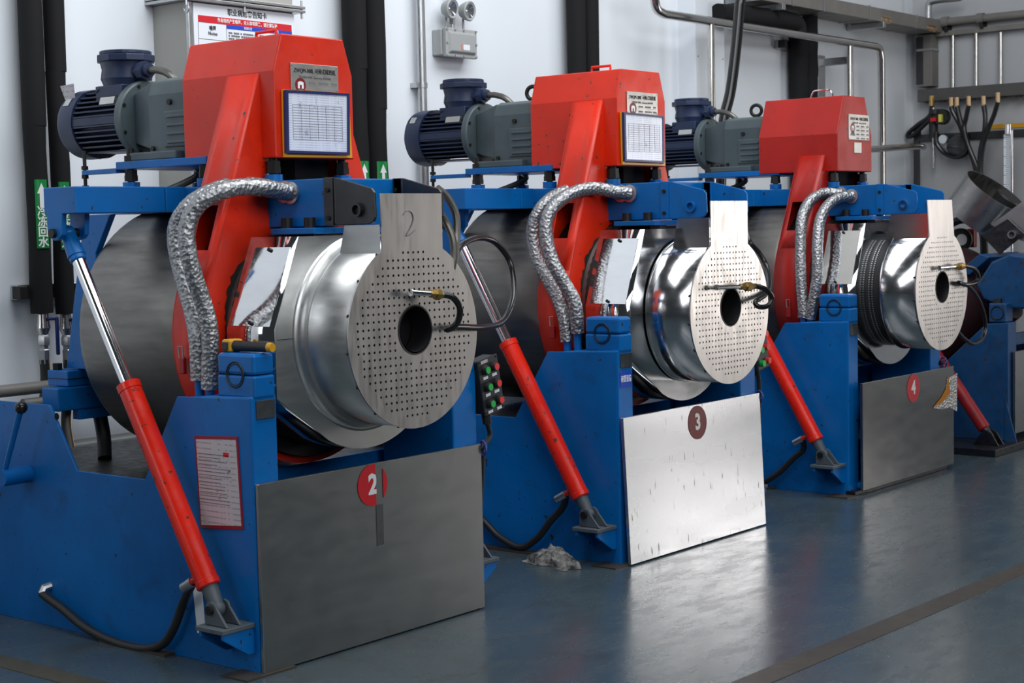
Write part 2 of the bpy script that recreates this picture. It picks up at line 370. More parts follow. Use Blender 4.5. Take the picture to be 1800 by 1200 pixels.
# pipes low on the wall at the left edge
for (a, b, r, lb) in (((-60, 697), (200, 664), .036, 'upper grey steel pipe low on the wall at the left edge'), ((40, 708), (230, 690), .03, 'lower grey steel pipe low on the wall at the left edge')):
    p, q = px(*a, Y, 2.1), px(*b, Y, 2.1); z = (p.z+q.z)/2
    tag(MB().cyl((p.x, 2.1, z), (q.x+1, 2.1, z), r*.8).build('steel_pipe', TRAYG), lb, 'pipe')
# duct column with the noise card
t = thing('duct_column', (1.8, 2.15, 0), 'galvanised sheet duct column carrying the white noise warning card', 'duct')
MB().box(1.45, 2.165, 2.03, WY-.002, .6, 2.744).build('duct_body', COLUMN, t, 0, .004)
MB().box(1.40, 2.215, 1.985, WY-.002, 2.744, 2.759).box(1.40, 2.215, 1.985, WY-.002, 2.764, 2.779).build('flange', GALV, t, 0, .002)
MB().box(1.45, 2.165, 2.03, WY-.002, 2.779, 5).build('upper_duct', COLUMN, t, 0, .004)
MB().box(1.448, 1.474, 2.02, 2.045, .6, 2.744).build('corner_bead', GALV, t, 0, .004)
for x in (1.42, 1.80, 2.20): MB().cyl((x, 2.0, 2.715), (x, 2.0, 2.81), .006, n=8).build('flange_bolt', GALV, t)
MB().torus((1.42, 2.0, 2.70), (1, 0, 0), .018, .004).build('hook', GALV, t); rebase(t)
c = thing('warning_card', (1.83, 2.02, 2.2), 'white occupational noise warning card with red band on the duct', 'sign')
cx0, cx1, ct = 1.478, 2.160, 2.738; cw = cx1-cx0
MB().box(cx0, cx1, 2.018, 2.028, 2.10, ct).build('board', SIGNW, c, 0)
yy = 2.0165
text('heading', '职业病危害告知卡', .0365, (cx0+.355, yy, ct-.031), FX, FZ, BLACKP, c, bold=.0004, squeeze=.92)
bx0, bx1 = cx0+.028, cx1-.02
MB().box(bx0, bx1, yy, 2.0185, ct-.093, ct-.059).build('red_band', REDP, c, 0)
text('band_lettering', '作业场所产生噪声，对人体有损害，请注意防护', .0225, (cx0+.355, yy-.001, ct-.076), FX, FZ, WHITEP, c, bold=.0003, squeeze=.86)
MB().box(cx0+.212, bx1, yy, 2.0185, ct-.113, ct-.093).build('blue_band', BLUEP, c, 0)
text('band_lettering', '健康危害', .0155, (cx0+.355, yy-.001, ct-.103), FX, FZ, WHITEP, c, squeeze=.9)
text('band_lettering', '理化特性', .0155, (cx0+.54, yy-.001, ct-.103), FX, FZ, WHITEP, c, squeeze=.9)
text('lettering', '噪声', .025, (cx0+.12, yy-.001, ct-.119), FX, FZ, BLACKP, c, bold=.0003, squeeze=.9)
text('lettering', 'Noise', .025, (cx0+.12, yy-.001, ct-.145), FX, FZ, BLACKP, c)
m = MB()
for x in (bx0, cx0+.212, bx1): m.box(x-.0009, x+.0009, yy, 2.0185, 2.12, ct-.093)
for z in (ct-.175, ct-.26, ct-.35): m.box(bx0, bx1, yy, 2.0185, z-.0009, z+.0009)
m.build('ruled_lines', GREYP, c, 0)
m = MB()
for r_ in range(4):
    xx = cx0+.225
    while xx < bx1-.02:
        w = random.choice((.008, .011, .013)); m.box(xx, xx+w, yy, 2.0185, ct-.137-.0145*r_, ct-.128-.0145*r_); xx += w+random.choice((.002, .003, .01))
m.build('small_print', GREYP, c, 0); rebase(c)
# emergency light
t = thing('emergency_light', (3.71, 2.25, 2.63), 'grey twin-head emergency light box mounted on the white wall', 'emergency light')
bz0, bz1 = 2.625, 2.80
MB().box(3.565, 3.86, 2.225, WY-.003, bz0+.01, bz1-.01).build('housing', BOXG, t, 0, .006)
MB().box(3.575, 3.865, 2.195, 2.224, bz0, bz1).build('cover_flange', BOXG, t, 0, .006)
MB().add([(3.595, 2.195, bz0+.02), (3.845, 2.195, bz0+.02), (3.845, 2.195, bz1-.02), (3.595, 2.195, bz1-.02), (3.61, 2.178, bz0+.035), (3.83, 2.178, bz0+.035), (3.83, 2.178, bz1-.035), (3.61, 2.178, bz1-.035)],
         [(4, 5, 6, 7), (0, 1, 5, 4), (1, 2, 6, 5), (2, 3, 7, 6), (3, 0, 4, 7)]).build('raised_cover', BOXG, t, 0, .004)
MB().box(3.70, 3.775, 2.176, 2.179, bz0+.045, bz0+.078).build('rating_sticker', SIGNW, t, 0)
MB().box(3.70, 3.716, 2.1755, 2.179, bz0+.045, bz0+.078).build('sticker_stripe', plain('salmon_print', srgb(220, 150, 130)), t, 0)
for (x, z) in [(3.585, bz0+.01), (3.66, bz0+.01), (3.74, bz0+.01), (3.855, bz0+.01), (3.585, bz1-.01), (3.66, bz1-.01), (3.74, bz1-.01), (3.855, bz1-.01), (3.585, 2.71), (3.855, 2.71)]:
    MB().cyl((x, 2.197, z), (x, 2.187, z), .007, n=8).build('cover_screw', GALV, t)
MB().cyl((3.70, 2.25, bz1-.01), (3.70, 2.25, 5), .014, n=12).build('feed_pipe', GALV, t)
MB().cyl((3.70, 2.25, bz1+.03), (3.70, 2.25, bz1+.09), .02, n=6).build('union_nut', GALV, t)
for x in (3.63, 3.79):
    MB().cyl((x, 2.24, bz1-.01), (x, 2.24, bz1+.07), .008, n=8).build('stem', GALV, t)
    h = MB().lathe([(-.035, .01), (-.03, .04), (0, .055), (.02, .06), (.03, .062), (.036, .056), (.03, .042)], (x, 2.215, bz1+.115), (.1, -1, -.12), 24, False).build('lamp_head', BOXG, t)
    MB().lathe([(.012, .001), (.02, .02), (.03, .041), (.031, .043)], (x, 2.215, bz1+.115), (.1, -1, -.12), 20, False).build('lens', GLASSY, h)
rebase(t)
# stainless pipe loop with drops
zl = (px(1165, 22, Y, 2.0).z+px(1540, 84, Y, 2.0).z)/2
xa, xb = px(1150, 15, Y, 2.0).x, px(1549, 100, Y, 2.0).x
t = thing('stainless_pipe_loop', (xa, 2.0, zl), 'polished stainless pipe running along the wall then turning down', 'pipe')
MB().tube([(xa, 2.0, 5)]+spl([(xa, 2.0, zl+.12), (xa+.03, 2.0, zl+.03), (xa+.12, 2.0, zl)], 5)+spl([(xb-.1, 2.0, zl), (xb-.03, 2.0, zl-.02), (xb, 2.0, zl-.1)], 5)+[(xb, 2.0, 1.2)], .032, 16).build('pipe_run', SUSPIPE, t)
for (u, v, z0, nm) in ((1249, 30, 1.6, 'drop_pipe'), (1494, 90, 1.6, 'drop_pipe')):
    p = px(u, v, Y, 2.0); MB().cyl((p.x, 2.0, zl), (p.x, 2.0, z0), .026, n=14).build(nm, SUSPIPE, t)
rebase(t)
p, q = px(1447, 100, Y, WY), px(1497, 90, Y, 2.0)
t = thing('pipe_bracket', (q.x, 2.0, q.z-.06), 'galvanised angle bracket holding the stainless drop pipe', 'bracket')
MB().box(q.x-.03, q.x+.03, 2.0, WY, zl-.17, zl-.11).build('arm', GALV, t, 0, .003); MB().box(q.x-.07, q.x+.05, WY-.03, WY, zl-.42, zl-.08).build('wall_plate', GALV, t, 0, .003); rebase(t)
# black supply hose hanging in front of the pilaster
h = [px(1303, -420, Y, 1.75), px(1302, -40, Y, 1.75), px(1300, 10, Y, 1.75), px(1293, 90, Y, 1.75), px(1284, 160, Y, 1.75), px(1272, 215, Y, 1.75), px(1268, 300, Y, 1.75), px(1266, 340, Y, 1.75)]
tag(MB().tube(spl(h, 6), .038, 14).build('supply_hose', BLACKGL), 'thick black hose hanging down behind the machine numbered 4', 'hose')
# cable tray along the back wall
zb, zt = px(1561, 40, Y, 1.98).z, px(1561, 17, Y, 1.98).z
t = thing('cable_tray', (8, 2.1, zb), 'grey metal cable tray running high along the back wall', 'cable tray')
xs = [6.9, 7.4, 7.9, 8.7, 9.6, EX-.005]
for i in range(5):
    MB().box(xs[i]+.006, xs[i+1]-.006, 1.98, 2.26, zb, zt).build('tray_cover', TRAYG, t, 0, .004)
    MB().box(xs[i]-.006, xs[i]+.006, 1.97, 2.27, zb-.006, zt+.006).build('joint_strap', GALV, t, 0)
for x in (8.95, 9.85):
    for k in range(4): MB().torus((x+.03*k, 1.972, zt-.09), (.3, 1, 0), .028, .004, 14, 6).build('earth_wire', COPPERY, t)
for x in (7.2, 8.9): MB().box(x, x+.05, 1.95, WY-.003, zb-.05, zb-.002).build('support_arm', GALV, t, 0, .003)
rebase(t)
# end wall: riser tray, manifold tray, rods, pipes
x_ = EX-.14
r0, r1 = px(1612, 55, X, x_).y, px(1638, 55, X, x_).y
za, zc_ = px(1612, 153, X, x_).z, px(1625, 52, X, x_).z
t = thing('riser_tray', (EX-.07, 2.2, za), 'vertical dark grey cable riser in the corner of the walls', 'cable tray')
MB().box(x_, EX, r1, r0, za, zb-.01).build('riser_body', TRAYG, t, 0, .004)
MB().box(x_-.004, x_+.002, r0-.06, r0+.01, za+.02, zb-.03).build('perforated_side', DARKSTEEL, t, 0, .003)
for z in (za+.32, za+.5): MB().box(x_-.008, EX, r1-.008, r0+.004, z, z+.02).build('band', GALV, t, 0)
rebase(t)
zt2, zb2 = px(1720, 150, X, x_).z, px(1720, 172, X, x_).z
t = thing('manifold_tray', (EX-.07, 1.6, zb2), 'dark grey horizontal manifold tray on the end wall feeding black hoses', 'cable tray')
MB().box(x_, EX, -.5, r0+.0, zb2, zt2).build('tray_body', paint('dark_tray_metal', srgb(88, 86, 84), .5, .3, 0), t, 0, .005)
for k in range(9): yk = r0-.1-.14*k; MB().box(x_-.006, x_+.02, yk-.03, yk+.02, zb2-.016, zb2-.002).build('clip', BOLT, t, 0)
rebase(t)
for (u, lb) in ((1675, 'leftmost'), (1716, 'middle'), (1759, 'rightmost')):
    p = px(u, 100, X, EX-.05); zt3 = px(u, 57, X, EX-.05).z
    o = MB().cyl((EX-.05, p.y, zt2), (EX-.05, p.y, zt3), .022, n=12).build('hanger_rod', SUSPIPE)
    tag(o, lb+' of three bright vertical rods above the manifold tray', 'rod', 'hanger rods on the end wall')
pr_ = px(1720, 54, X, EX-.05); tag(MB().box(EX-.08, EX, -.5, 2.05, pr_.z-.02, pr_.z+.025).build('mounting_rail', TRAYG, None, 0, .003), 'thin dark rail on the end wall above the rods', 'rail')
pr_ = px(1728, 32, X, EX-.07)
t = thing('end_wall_pipe', (EX-.07, 1.6, pr_.z), 'dark grey pipe with couplings high on the end wall', 'pipe')
MB().cyl((EX-.07, -.5, pr_.z), (EX-.07, 2.1, pr_.z), .036).build('pipe', TRAYG, t)
for u in (1662, 1724):
    y_ = px(u, 35, X, EX-.07).y; MB().cyl((EX-.07, y_-.03, pr_.z), (EX-.07, y_+.03, pr_.z), .048).build('coupling', TRAYG, t); MB().box(EX-.1, EX, y_-.03, y_+.0, pr_.z-.09, pr_.z-.03).build('clip', BOLT, t, 0)
rebase(t)
pts = [px(1632, 42, X, EX-.2), px(1632, 18, X, EX-.2), px(1634, 6, X, EX-.2), px(1645, 1, X, EX-.2), px(1690, -4, X, EX-.2)]
tag(MB().tube(spl(pts, 6), .03, 12).build('bent_conduit', GALV), 'galvanised conduit bending right above the corner riser', 'conduit')
# ------------------------------------------------------------------ ball mills
CX, CZ = .6175, 1.20
def bolt(mb, p, d, r=.012, h=.014): p = V3(p); d = V3(d).normalized(); return mb.cyl(p, p+d*h, r, n=6)
def foil_hose(pts, r, name, root, seed=0):
    p = spl(pts, 12); rnd = random.Random(seed)
    tab = {}
    def rf(i, k):
        key = (i, k)
        if key not in tab: tab[key] = 1+rnd.uniform(-.04, .04)+(.03 if i % 5 == 0 else 0)
        return tab[key]
    return MB().tube(p, r, 16, rf=rf).build(name, FOIL, root, 40)
def guard_outline(xh, zt, R=.53, c=(CX, CZ)):
    # tangent from (CX-xh, zt) to the circle, symmetric about CX
    dx, dz = -xh, zt-c[1]; L = math.hypot(dx, dz); base = math.atan2(dz, dx); al = math.acos(R/L)
    aL = base+al
    n = 40; a_start = math.pi-aL
    arc = [(c[0]+R*math.cos(aL+(2*math.pi+a_start-aL)*i/n), c[1]+R*math.sin(aL+(2*math.pi+a_start-aL)*i/n)) for i in range(n+1)]
    return (c[0]-xh, zt), arc, (c[0]+xh, zt)
def disc_holes(cx, cz, pitch=.0278, r=.0052, R=.312, rin=.112):
    out = []
    n = int(R/pitch)+1
    for j in range(-n, n+1):
        for i in range(-n, n+1):
            x, z = (i)*pitch, (j)*pitch; d = math.hypot(x, z)
            if d < R and d > rin: out.append(circ(cx+x, cz+z, r, 8))
    return out
def mill(num, x0, label, o):
    root = thing('ball_mill', (x0, 0, 0), label, 'ball mill', 'row of tilting ball mills')
    q = lambda u, v, ax, val: px(u, v, ax, val+(x0 if ax == 0 else 0))-V3((x0, 0, 0))
    S, D = o['shroud'], o['disc']; red = o['red']; dz = o['dz']
    # ---- base
    side = [(.03, .0), (.03, 1.0), (.43, .99), (.64, .66), (1.068, .66), (1.222, .895), (1.232, .908), (1.247, .915), (1.72, .915), (1.76, .88), (1.76, 0)]
    for (a, b) in ((0, .012), (1.223, 1.235)):
        MB().prism(side, 0, a, b).build('side_plate', BLUE, root, 0, .002)
    pil = [(.02, .0), (.02, 1.008), (.25, 1.0), (.42, .985), (.42, .5), (.5, .0)]
    pl = MB().prism(pil, 0, .001, .12).build('pillar', BLUE, root, 0, .006)
    MB().prism(pil, 0, 1.085, 1.234).build('pillar', BLUE, root, 0, .006)
    MB().box(.02, .108, .014, .0205, .925, .992).build('rating_plate', PLATED, pl, 0, .001)
    if num == 3:
        s = MB().box(.016, .108, .017, .0205, .835, .905).build('blue_sticker', BLUEP, pl, 0)
        text('sticker_lettering', '研发设备', .034, (.062, .0160, .870), FX, FZ, WHITEP, pl, squeeze=.62, bold=.0006)
    MB().box(.012, 1.223, .50, 1.74, .635, .652).build('deck_plate', DARKSTEEL, root, 0)
    MB().box(.012, 1.223, .46, .50, .05, .652).build('rear_tank_wall', BLUE, root, 0)
    MB().box(.12, 1.085, .02, .46, .30, .315).build('tank_floor', DARKSTEEL, root, 0)
    MB().box(.012, 1.223, 1.70, 1.74, 0, .62).build('rear_plate', BLUE, root, 0)
    MB().box(-.05, .10, .5, .9, 0, .012).build('floor_shim', LINE, root, 0)
    MB().box(-.10, .14, -.02, .12, 0, .007).build('floor_shim', LINE, root, 0)
    # ---- front splash panel
    ph, tilt = o['panel_h'], o['tilt']; pz = o['panel_z']; pp = MB(); nx, nz = 26, 16
    PX0, PX1 = o['panel_x']
    py = lambda x, z: -.002+tilt*(z-pz)-o['panel_out']
    pan = pp.prism([(py(0, pz), pz), (py(0, ph), ph), (py(0, ph)+.016, ph), (py(0, pz)+.016, pz)], 0, PX0, PX1).build('splash_panel', o['panel_mat'], root, 0, .0025)
    cz_ = q(*o['numpx'], Y, 0); r = o['numr']; yo = py(cz_.x, cz_.z)-.0016
    cc = circ(cz_.x, cz_.z, r, 40)
    shear = Matrix(((1, 0, 0, 0), (0, 1, tilt, -tilt*cz_.z), (0, 0, 1, 0), (0, 0, 0, 1)))
    if num == 2:      # decal with a peeled-off strip
        a, b = cz_.x+.018, cz_.x+.056
        cc = [p for p in circ(cz_.x, cz_.z, r, 120)]
        Lf = [p for p in cc if p[0] < a]; Lf = sorted(Lf, key=lambda p: math.atan2(p[1]-cz_.z, -(p[0]-cz_.x)))
        Rt = [p for p in cc if p[0] > b]; Rt = sorted(Rt, key=lambda p: math.atan2(p[1]-cz_.z, p[0]-cz_.x))
        MB().prism(Lf, 1, yo-.0006, yo+.0006).build('number_disc', REDP, pan, 0); MB().prism(Rt, 1, yo-.0006, yo+.0006).build('number_disc', REDP, pan, 0)
    else: MB().prism(cc, 1, yo-.0006, yo+.0006).xf(shear).build('number_disc', o['nummat'], pan, 0)
    tx = text('number', str(num), r*1.32, (cz_.x, yo-.0016, cz_.z), FX, FZ, o['digmat'], pan, bold=.004, squeeze=.95)
    tx.data.transform(shear)
    if num == 2:
        me = tx.data; bm = bmesh.new(); bm.from_mesh(me)
        bmesh.ops.bisect_plane(bm, geom=bm.verts[:]+bm.edges[:]+bm.faces[:], plane_co=(a, 0, 0), plane_no=(1, 0, 0), clear_outer=True); bm.to_mesh(me); bm.free()
        MB().box(a-.002, a+.036, yo, yo+.002, cz_.z-.24, cz_.z-r).build('tape_residue', PLATED, pan, 0)
    if num == 4:
        pts = [q(1650, 665, Y, 0), q(1668, 655, Y, 0), q(1668, 722, Y, 0), q(1655, 715, Y, 0), q(1640, 718, Y, 0), q(1626, 716, Y, 0), q(1640, 700, Y, 0), q(1648, 685, Y, 0)]
        yo2 = py(pts[0].x, pts[0].z)-.002
        MB().prism([(p.x, p.z) for p in pts], 1, yo2-.001, yo2).build('foil_film', FOIL, pan, 0)
        pts = [q(1652, 660, Y, 0), q(1656, 690, Y, 0), q(1640, 708, Y, 0), q(1626, 714, Y, 0), q(1640, 697, Y, 0), q(1649, 680, Y, 0)]
        MB().prism([(p.x, p.z) for p in pts], 1, yo2-.003, yo2-.0012).build('amber_film', AMBER, pan, 0)
        for a, b in ((.10, .2), (.85, 1.05)): MB().box(a, b, -.03, .05, .031, .06).build('foot_block', BLUE, root, 0, .004)
        MB().box(-.005, 1.24, -.02, .04, 0, .03).build('sole_plate', DARKSTEEL, root, 0, .003)
    # ---- drain valve at panel corner
    v = MB().cyl((1.20, .03, .672), (1.262, .012, .672), .011).cyl((1.215, .022, .672), (1.24, .022, .672), .018, n=6).build('drain_valve', BOLT, root)
    w = MB().torus((1.262, .012, .672), (1, -.5, 0), .031, .005, 20, 6)
    for k in range(5):
        an = 2*math.pi*k/5; w.cyl((1.262, .012, .672), V3((1.262, .012, .672))+V3((.014*math.cos(an), .028*math.cos(an), .031*math.sin(an))), .003, n=6)
    w.build('handwheel', WHEELB, v)
    # ---- bearing blocks
    for s, (a, b) in ((0, (.012, .112)), (1, (1.123, 1.223))):
        k = MB().box(a, b, .016, .212, 1.083, 1.16).build('bearing_cap', BLUE, root, 0, .012)
        MB().box(a, b, .014, .214, 1.0, 1.081).build('bearing_seat', BLUE, root, 0, .008)
        xf_ = a-.001 if s == 0 else b+.001
        MB().torus((xf_, .115, 1.083), (1, 0, 0), .046, .003, 32, 6).torus((xf_, .115, 1.083), (1, 0, 0), .038, .0015, 32, 6).build('shaft_ring', BOLT, k)
    # ---- lever and rear support seen only on the first machine's side
    if num == 2:
        h0 = q(13, 838, X, -.10)
        lv = MB().cyl((0, h0.y, h0.z), (-.13, h0.y, h0.z), .036).build('lever_hub', BLUE, root)
        k0, k1 = q(10, 822, X, -.11), q(37, 716, X, -.11)
        MB().cyl(k0, k1, .011, .013).build('lever_arm', BLUE, lv); MB().sphere(k1, .026).build('ball_knob', BLACKGL, lv)
        MB().cyl((-.001, 1.185, .872), (-.004, 1.185, .872), .014).build('pin_hole', DARK, root)
    MB().tube(spl([(.33, 1.36, .86), (.335, 1.35, .80), (.33, 1.33, .73), (.30, 1.29, .655)], 6), .03, 12).build('drain_hose', BLACK, root)
    # ---- rear trunnion support
    MB().box(.10, 1.135, 1.318, 1.43, .872, .968).build('trunnion_beam', BLUE, root, 0, .006)
    MB().box(.20, .9, 1.31, 1.36, .83, .868).build('trunnion_rail', BLUE, root, 0)
    tb = MB().box(.16, .30, 1.33, 1.47, .97, 1.035).build('pillow_block', BLUE, root, 0, .004)
    MB().box(.158, .302, 1.328, 1.472, 1.0, 1.003).build('split_line', BOLT, tb, 0)
    for (x, y) in ((.19, 1.44), (.26, 1.36)): MB().cyl((x, y, 1.035), (x, y, 1.062), .022, n=6).build('cap_bolt', BOLT, tb)
    for xa in (.22, .985):
        MB().prism([(1.08, 1.68), (1.25, 1.68), (1.30, 1.52), (1.42, 1.04), (1.15, 1.04), (1.19, 1.52)], 0, xa, xa+.03).build('rear_arm', BLUE, root, 0, .003)
    # ---- drum
    o3 = (CX, 0, CZ)
    MB().lathe([(.30, .41), (.36, .425), (.53, .43), (.552, .505), (.58, .517), (1.13, .519), (1.16, .512), (1.18, .497), (1.205, .44), (1.22, .30), (1.22, .06)], o3, (0, 1, 0), 72).build('drum', DRUM, root)
    MB().lathe([(.10, .36), (.24, .40), (.30, .418), (.372, .424)], o3, (0, 1, 0), 64, False).build('drum_neck', BLACK, root)
    MB().prism(circ(CX, CZ, .50, 40, math.radians(195), math.radians(345)), 1, .335, .343).build('guard_shade_plate', BLACK, root, 0)  # black half-disc added to stand in for the shade over the lower guard
    MB().cyl((CX, 1.2, CZ), (CX, 1.5, CZ), .06).build('trunnion_shaft', BOLT, root)
    # ---- chain guard
    tL, arc, tR = guard_outline(o['gxh'], o['gzt'])
    outl = [tL]+arc+[tR]; y0, y1 = .37, .551
    hole = circ(CX, CZ, .425, 64); win = [(CX-.19, 1.66), (CX+.19, 1.66), (CX+.19, 1.90), (CX-.19, 1.90)]
    fr = link('guard_front', to_xz(fill2d(outl, [hole, win], .006), y0), o['guardmat'], root, 0)
    link('guard_back', to_xz(fill2d(outl, [circ(CX, CZ, .3, 48), win], .006), y1), red, root, 0)
    m = MB(); ring = outl
    A, Bp = V3((tL[0], 0, tL[1])), V3((arc[0][0], 0, arc[0][1]))
    for i in range(1, len(ring)-1):
        a, b = ring[i], ring[i+1]; m.quad((a[0], y0, a[1]), (b[0], y0, b[1]), (b[0], y1, b[1]), (a[0], y1, a[1]))
    # left flank, with an inspection opening
    t0, t1 = [(A.z-z)/(A.z-Bp.z) for z in (1.70, 1.53)]
    ts = [0, t0, t1, 1]; ys = [y0, y0+.058, y1-.03, y1]
    pt = lambda t, y: (A.x+(Bp.x-A.x)*t, y, A.z+(Bp.z-A.z)*t)
    for i in range(3):
        for j in range(3):
            if (i, j) != (1, 1): m.quad(pt(ts[i], ys[j]), pt(ts[i+1], ys[j]), pt(ts[i+1], ys[j+1]), pt(ts[i], ys[j+1]))
    an_ = [math.radians(60+150*i/60) for i in range(61)]; sv = []
    for k_, a_ in enumerate(an_): rr_ = .43+.012*math.sin(k_*.21)+.03*abs(noise.noise(V3((k_*.35, num, 0))))+.02*noise.noise(V3((k_*1.3, num, 4))); sv += [(CX+.418*math.cos(a_), y0-.0045, CZ+.418*math.sin(a_)), (CX+max(.426, rr_)*math.cos(a_), y0-.0045, CZ+max(.426, rr_)*math.sin(a_))]
    MB().add(sv, [(2*i, 2*i+1, 2*i+3, 2*i+2) for i in range(60)]).build('worn_rubber_edge', BLACK, root, 0)
    rim = m.build('guard_rim', red, root, 30, weld=True); sm = rim.modifiers.new('sheet', 'SOLIDIFY'); sm.thickness = .003
    MB().box(CX-.02, CX+.165, y0+.02, y1-.03, 1.45, 1.92).build('drive_chain', DARK, root, 0)
    lt = q(*o['latch'], X, .085)
    l_ = MB().box(lt.x-.012, lt.x+.004, lt.y-.014, lt.y+.014, lt.z-.075, lt.z-.015).build('guard_latch', REDDARK, root, 0, .003)
    MB().tube([(lt.x-.008, lt.y-.01, lt.z-.03), (lt.x-.012, lt.y-.012, lt.z+.03), (lt.x-.012, lt.y+.012, lt.z+.03), (lt.x-.008, lt.y+.01, lt.z-.03)], .0028, 6).build('latch_wire', GALV, l_)
    # ---- upper cover
    c = o['cap']; zb = 1.877
    poly = [(CX-c[0], zb), (CX-c[0], c[1]), (CX-c[2], c[3]), (CX+c[2], c[3]), (CX+c[0], c[1]), (CX+c[0], zb)]
    cap = MB().prism(poly, 1, .288, .826).build('drive_cover', red, root, 0, .005)
    hx, hz = CX-.06, c[3]
    hp = [(hx, .43, hz-.002), (hx, .43, hz+.032), (hx, .545, hz+.032), (hx, .545, hz-.002)]
    if num == 4: hp = spl([(hx, .40, hz), (hx, .41, hz+.03), (hx, .43, hz+.045), (hx, .52, hz+.045), (hx, .54, hz+.03), (hx, .55, hz)], 4)
    MB().tube(hp, .007 if num != 4 else .005, 8).build('lift_handle', red if num != 4 else CHROME, cap)
    # rating plate of the mill
    a, b = q(*o['np'][0], Y, .286), q(*o['np'][1], Y, .286); x_0, x_1, z_1, z_0 = a.x, b.x, a.z, b.z
    yp = .2835
    npl = MB().box(x_0, x_1, yp, .2885, z_0, z_1).build('nameplate', PLATE, cap, 0, .001)
    w_, xm = x_1-x_0, (x_0+x_1)/2
    text('plate_lettering', 'ZWQM-300L 可倾式球磨机', w_*.090, (xm, yp-.0008, z_1-.028), FX, FZ, BLACKP, cap, squeeze=.82, thick=.0004)
    text('plate_lettering', 'ZWQM-300L  Industry Ball Mill', w_*.052, (xm, yp-.0008, z_1-.052), FX, FZ, GREYP, cap, thick=.0004)
    ec = V3((x_0+w_*.19, yp-.001, z_1-.083)); er = w_*.108
    MB().prism(circ(ec.x, ec.z, er, 28), 1, yp-.001, yp+.001).build('emblem_disc', DREDP, cap, 0)
    MB().prism([(ec.x-er*.55, ec.z-er*.5), (ec.x-er*.55, ec.z+er*.35), (ec.x-er*.2, ec.z+er*.5), (ec.x+er*.2, ec.z+er*.5), (ec.x+er*.55, ec.z+er*.35), (ec.x+er*.55, ec.z-er*.5), (ec.x+er*.2, ec.z-er*.5), (ec.x+er*.2, ec.z), (ec.x-er*.2, ec.z), (ec.x-er*.2, ec.z-er*.5)], 1, yp-.002, yp).build('emblem_mark', WHITEP, cap, 0)
    m = MB()
    for k in range(-2, 3): m.prism([(ec.x+er*.16*k-er*.05, ec.z-er*.55), (ec.x+er*.16*k+er*.05, ec.z-er*.55), (ec.x+er*.5*k+er*.1, ec.z-er*1.6), (ec.x+er*.5*k-er*.1, ec.z-er*1.6)], 1, yp-.0016, yp-.0004)
    m.build('emblem_track', GREYP, cap, 0)
    m = MB(); z = z_1-.068
    while z > z_0+.012:
        xx = x_0+w_*.37
        for ww in (.16, .22, .12): m.box(xx, xx+w_*ww*random.uniform(.75, 1), yp-.0008, yp, z-.008, z); xx += w_*(ww+.05)
        m.box(x_0+w_*.36, x_1-.01, yp-.0006, yp, z-.0135, z-.0125); z -= .024
    m.build('plate_small_print', GREYP, cap, 0)
    for (x, z) in ((x_0+.008, z_1-.008), (x_1-.008, z_1-.008), (x_0+.008, z_0+.008), (x_1-.008, z_0+.008)): MB().cyl((x, yp+.001, z), (x, yp-.002, z), .004, n=8).build('plate_rivet', GALV, cap)
    if num == 4:
        a, b = q(1501, 250, Y, .286), q(1514, 269, Y, .286); MB().box(a.x, b.x, yp, .2885, b.z, a.z).build('small_plate', PLATE, cap, 0, .001)
    # ---- motor bed and levelling studs
    bed = MB().box(.40, .835, .69, 1.27, 1.868, 1.90).build('motor_bed', BLUE, root, 0, .003)
    MB().prism([(.40, 1.27), (.45, 1.27), (.445, 1.54), (.425, 1.54)], 2, 1.855, 1.875).build('adjuster_arm', BLUE, bed, 0, .002)
    jk = MB().cyl((.435, 1.53, 1.79), (.435, 1.53, 1.96), .008, n=8).build('adjuster_screw', BOLT, root)
    for z in (1.84, 1.878, 1.795): MB().cyl((.435, 1.53, z), (.435, 1.53, z+.016), .016, n=6).build('nut', BOLT, jk)
    for (x, y) in ((.432, 1.21), (.803, 1.21), (.432, .335), (.803, .335), (.43, .73), (.805, .73)):
        st = MB().cyl((x, y, 1.775), (x, y, 1.955 if y > 1.1 else 1.905), .016, n=12).build('levelling_stud', BOLT, root)
        for z, rr, mt in ((1.782, .036, BLUE), (1.818, .03, BOLT), (1.842, .028, BOLT), (1.90, .028, BOLT)):
            if z == 1.90 and y < 1.1: continue
            MB().cyl((x, y, z-(.0 if mt is BOLT else .0)), (x, y, z+.024+(.008 if mt is BLUE else 0)), rr, n=6 if mt is BOLT else 16).build('nut' if mt is BOLT else 'stud_collar', mt, st)
    # ---- motor and gearbox
    mz = 2.087; oy = (CX, 0, mz)
    mo = MB().cyl((CX, 1.33, mz), (CX, 1.70, mz), .118, n=40).build('motor', NAVY, root)
    for k in range(-6, 7):
        d = k*.0215; hw = math.sqrt(max(.0002, .149**2-d*d)); th = .0035 if k != 0 else .016
        MB().box(CX-hw, CX+hw, 1.345, 1.675, mz+d-th, mz+d+th).build('cooling_fin', NAVY, mo, 0)
    MB().lathe([(1.655, .152), (1.74, .154), (1.765, .148), (1.79, .122), (1.80, .08), (1.80, .02)], oy, (0, 1, 0), 48).build('fan_cowl', NAVY, mo)
    MB().lathe([(1.655, .1545), (1.668, .1545)], oy, (0, 1, 0), 48, False).build('cowl_band', NAVY, mo)
    MB().box(CX-.155, CX-.135, 1.37, 1.47, mz+.022, mz+.054).xf(Matrix.Translation((CX, 0, mz)) @ Matrix.Rotation(math.radians(18), 4, 'Y') @ Matrix.Translation((-CX, 0, -mz))).build('motor_plate', PLATE, mo, 0)
    ty = 1.455
    MB().prism(circ(CX, ty, .128, 10, .31, .31+2*math.pi), 2, 2.342, 2.372).prism(circ(CX, ty, .112, 24), 2, 2.372, 2.390).build('terminal_lid', NAVY, mo, 0, .004)
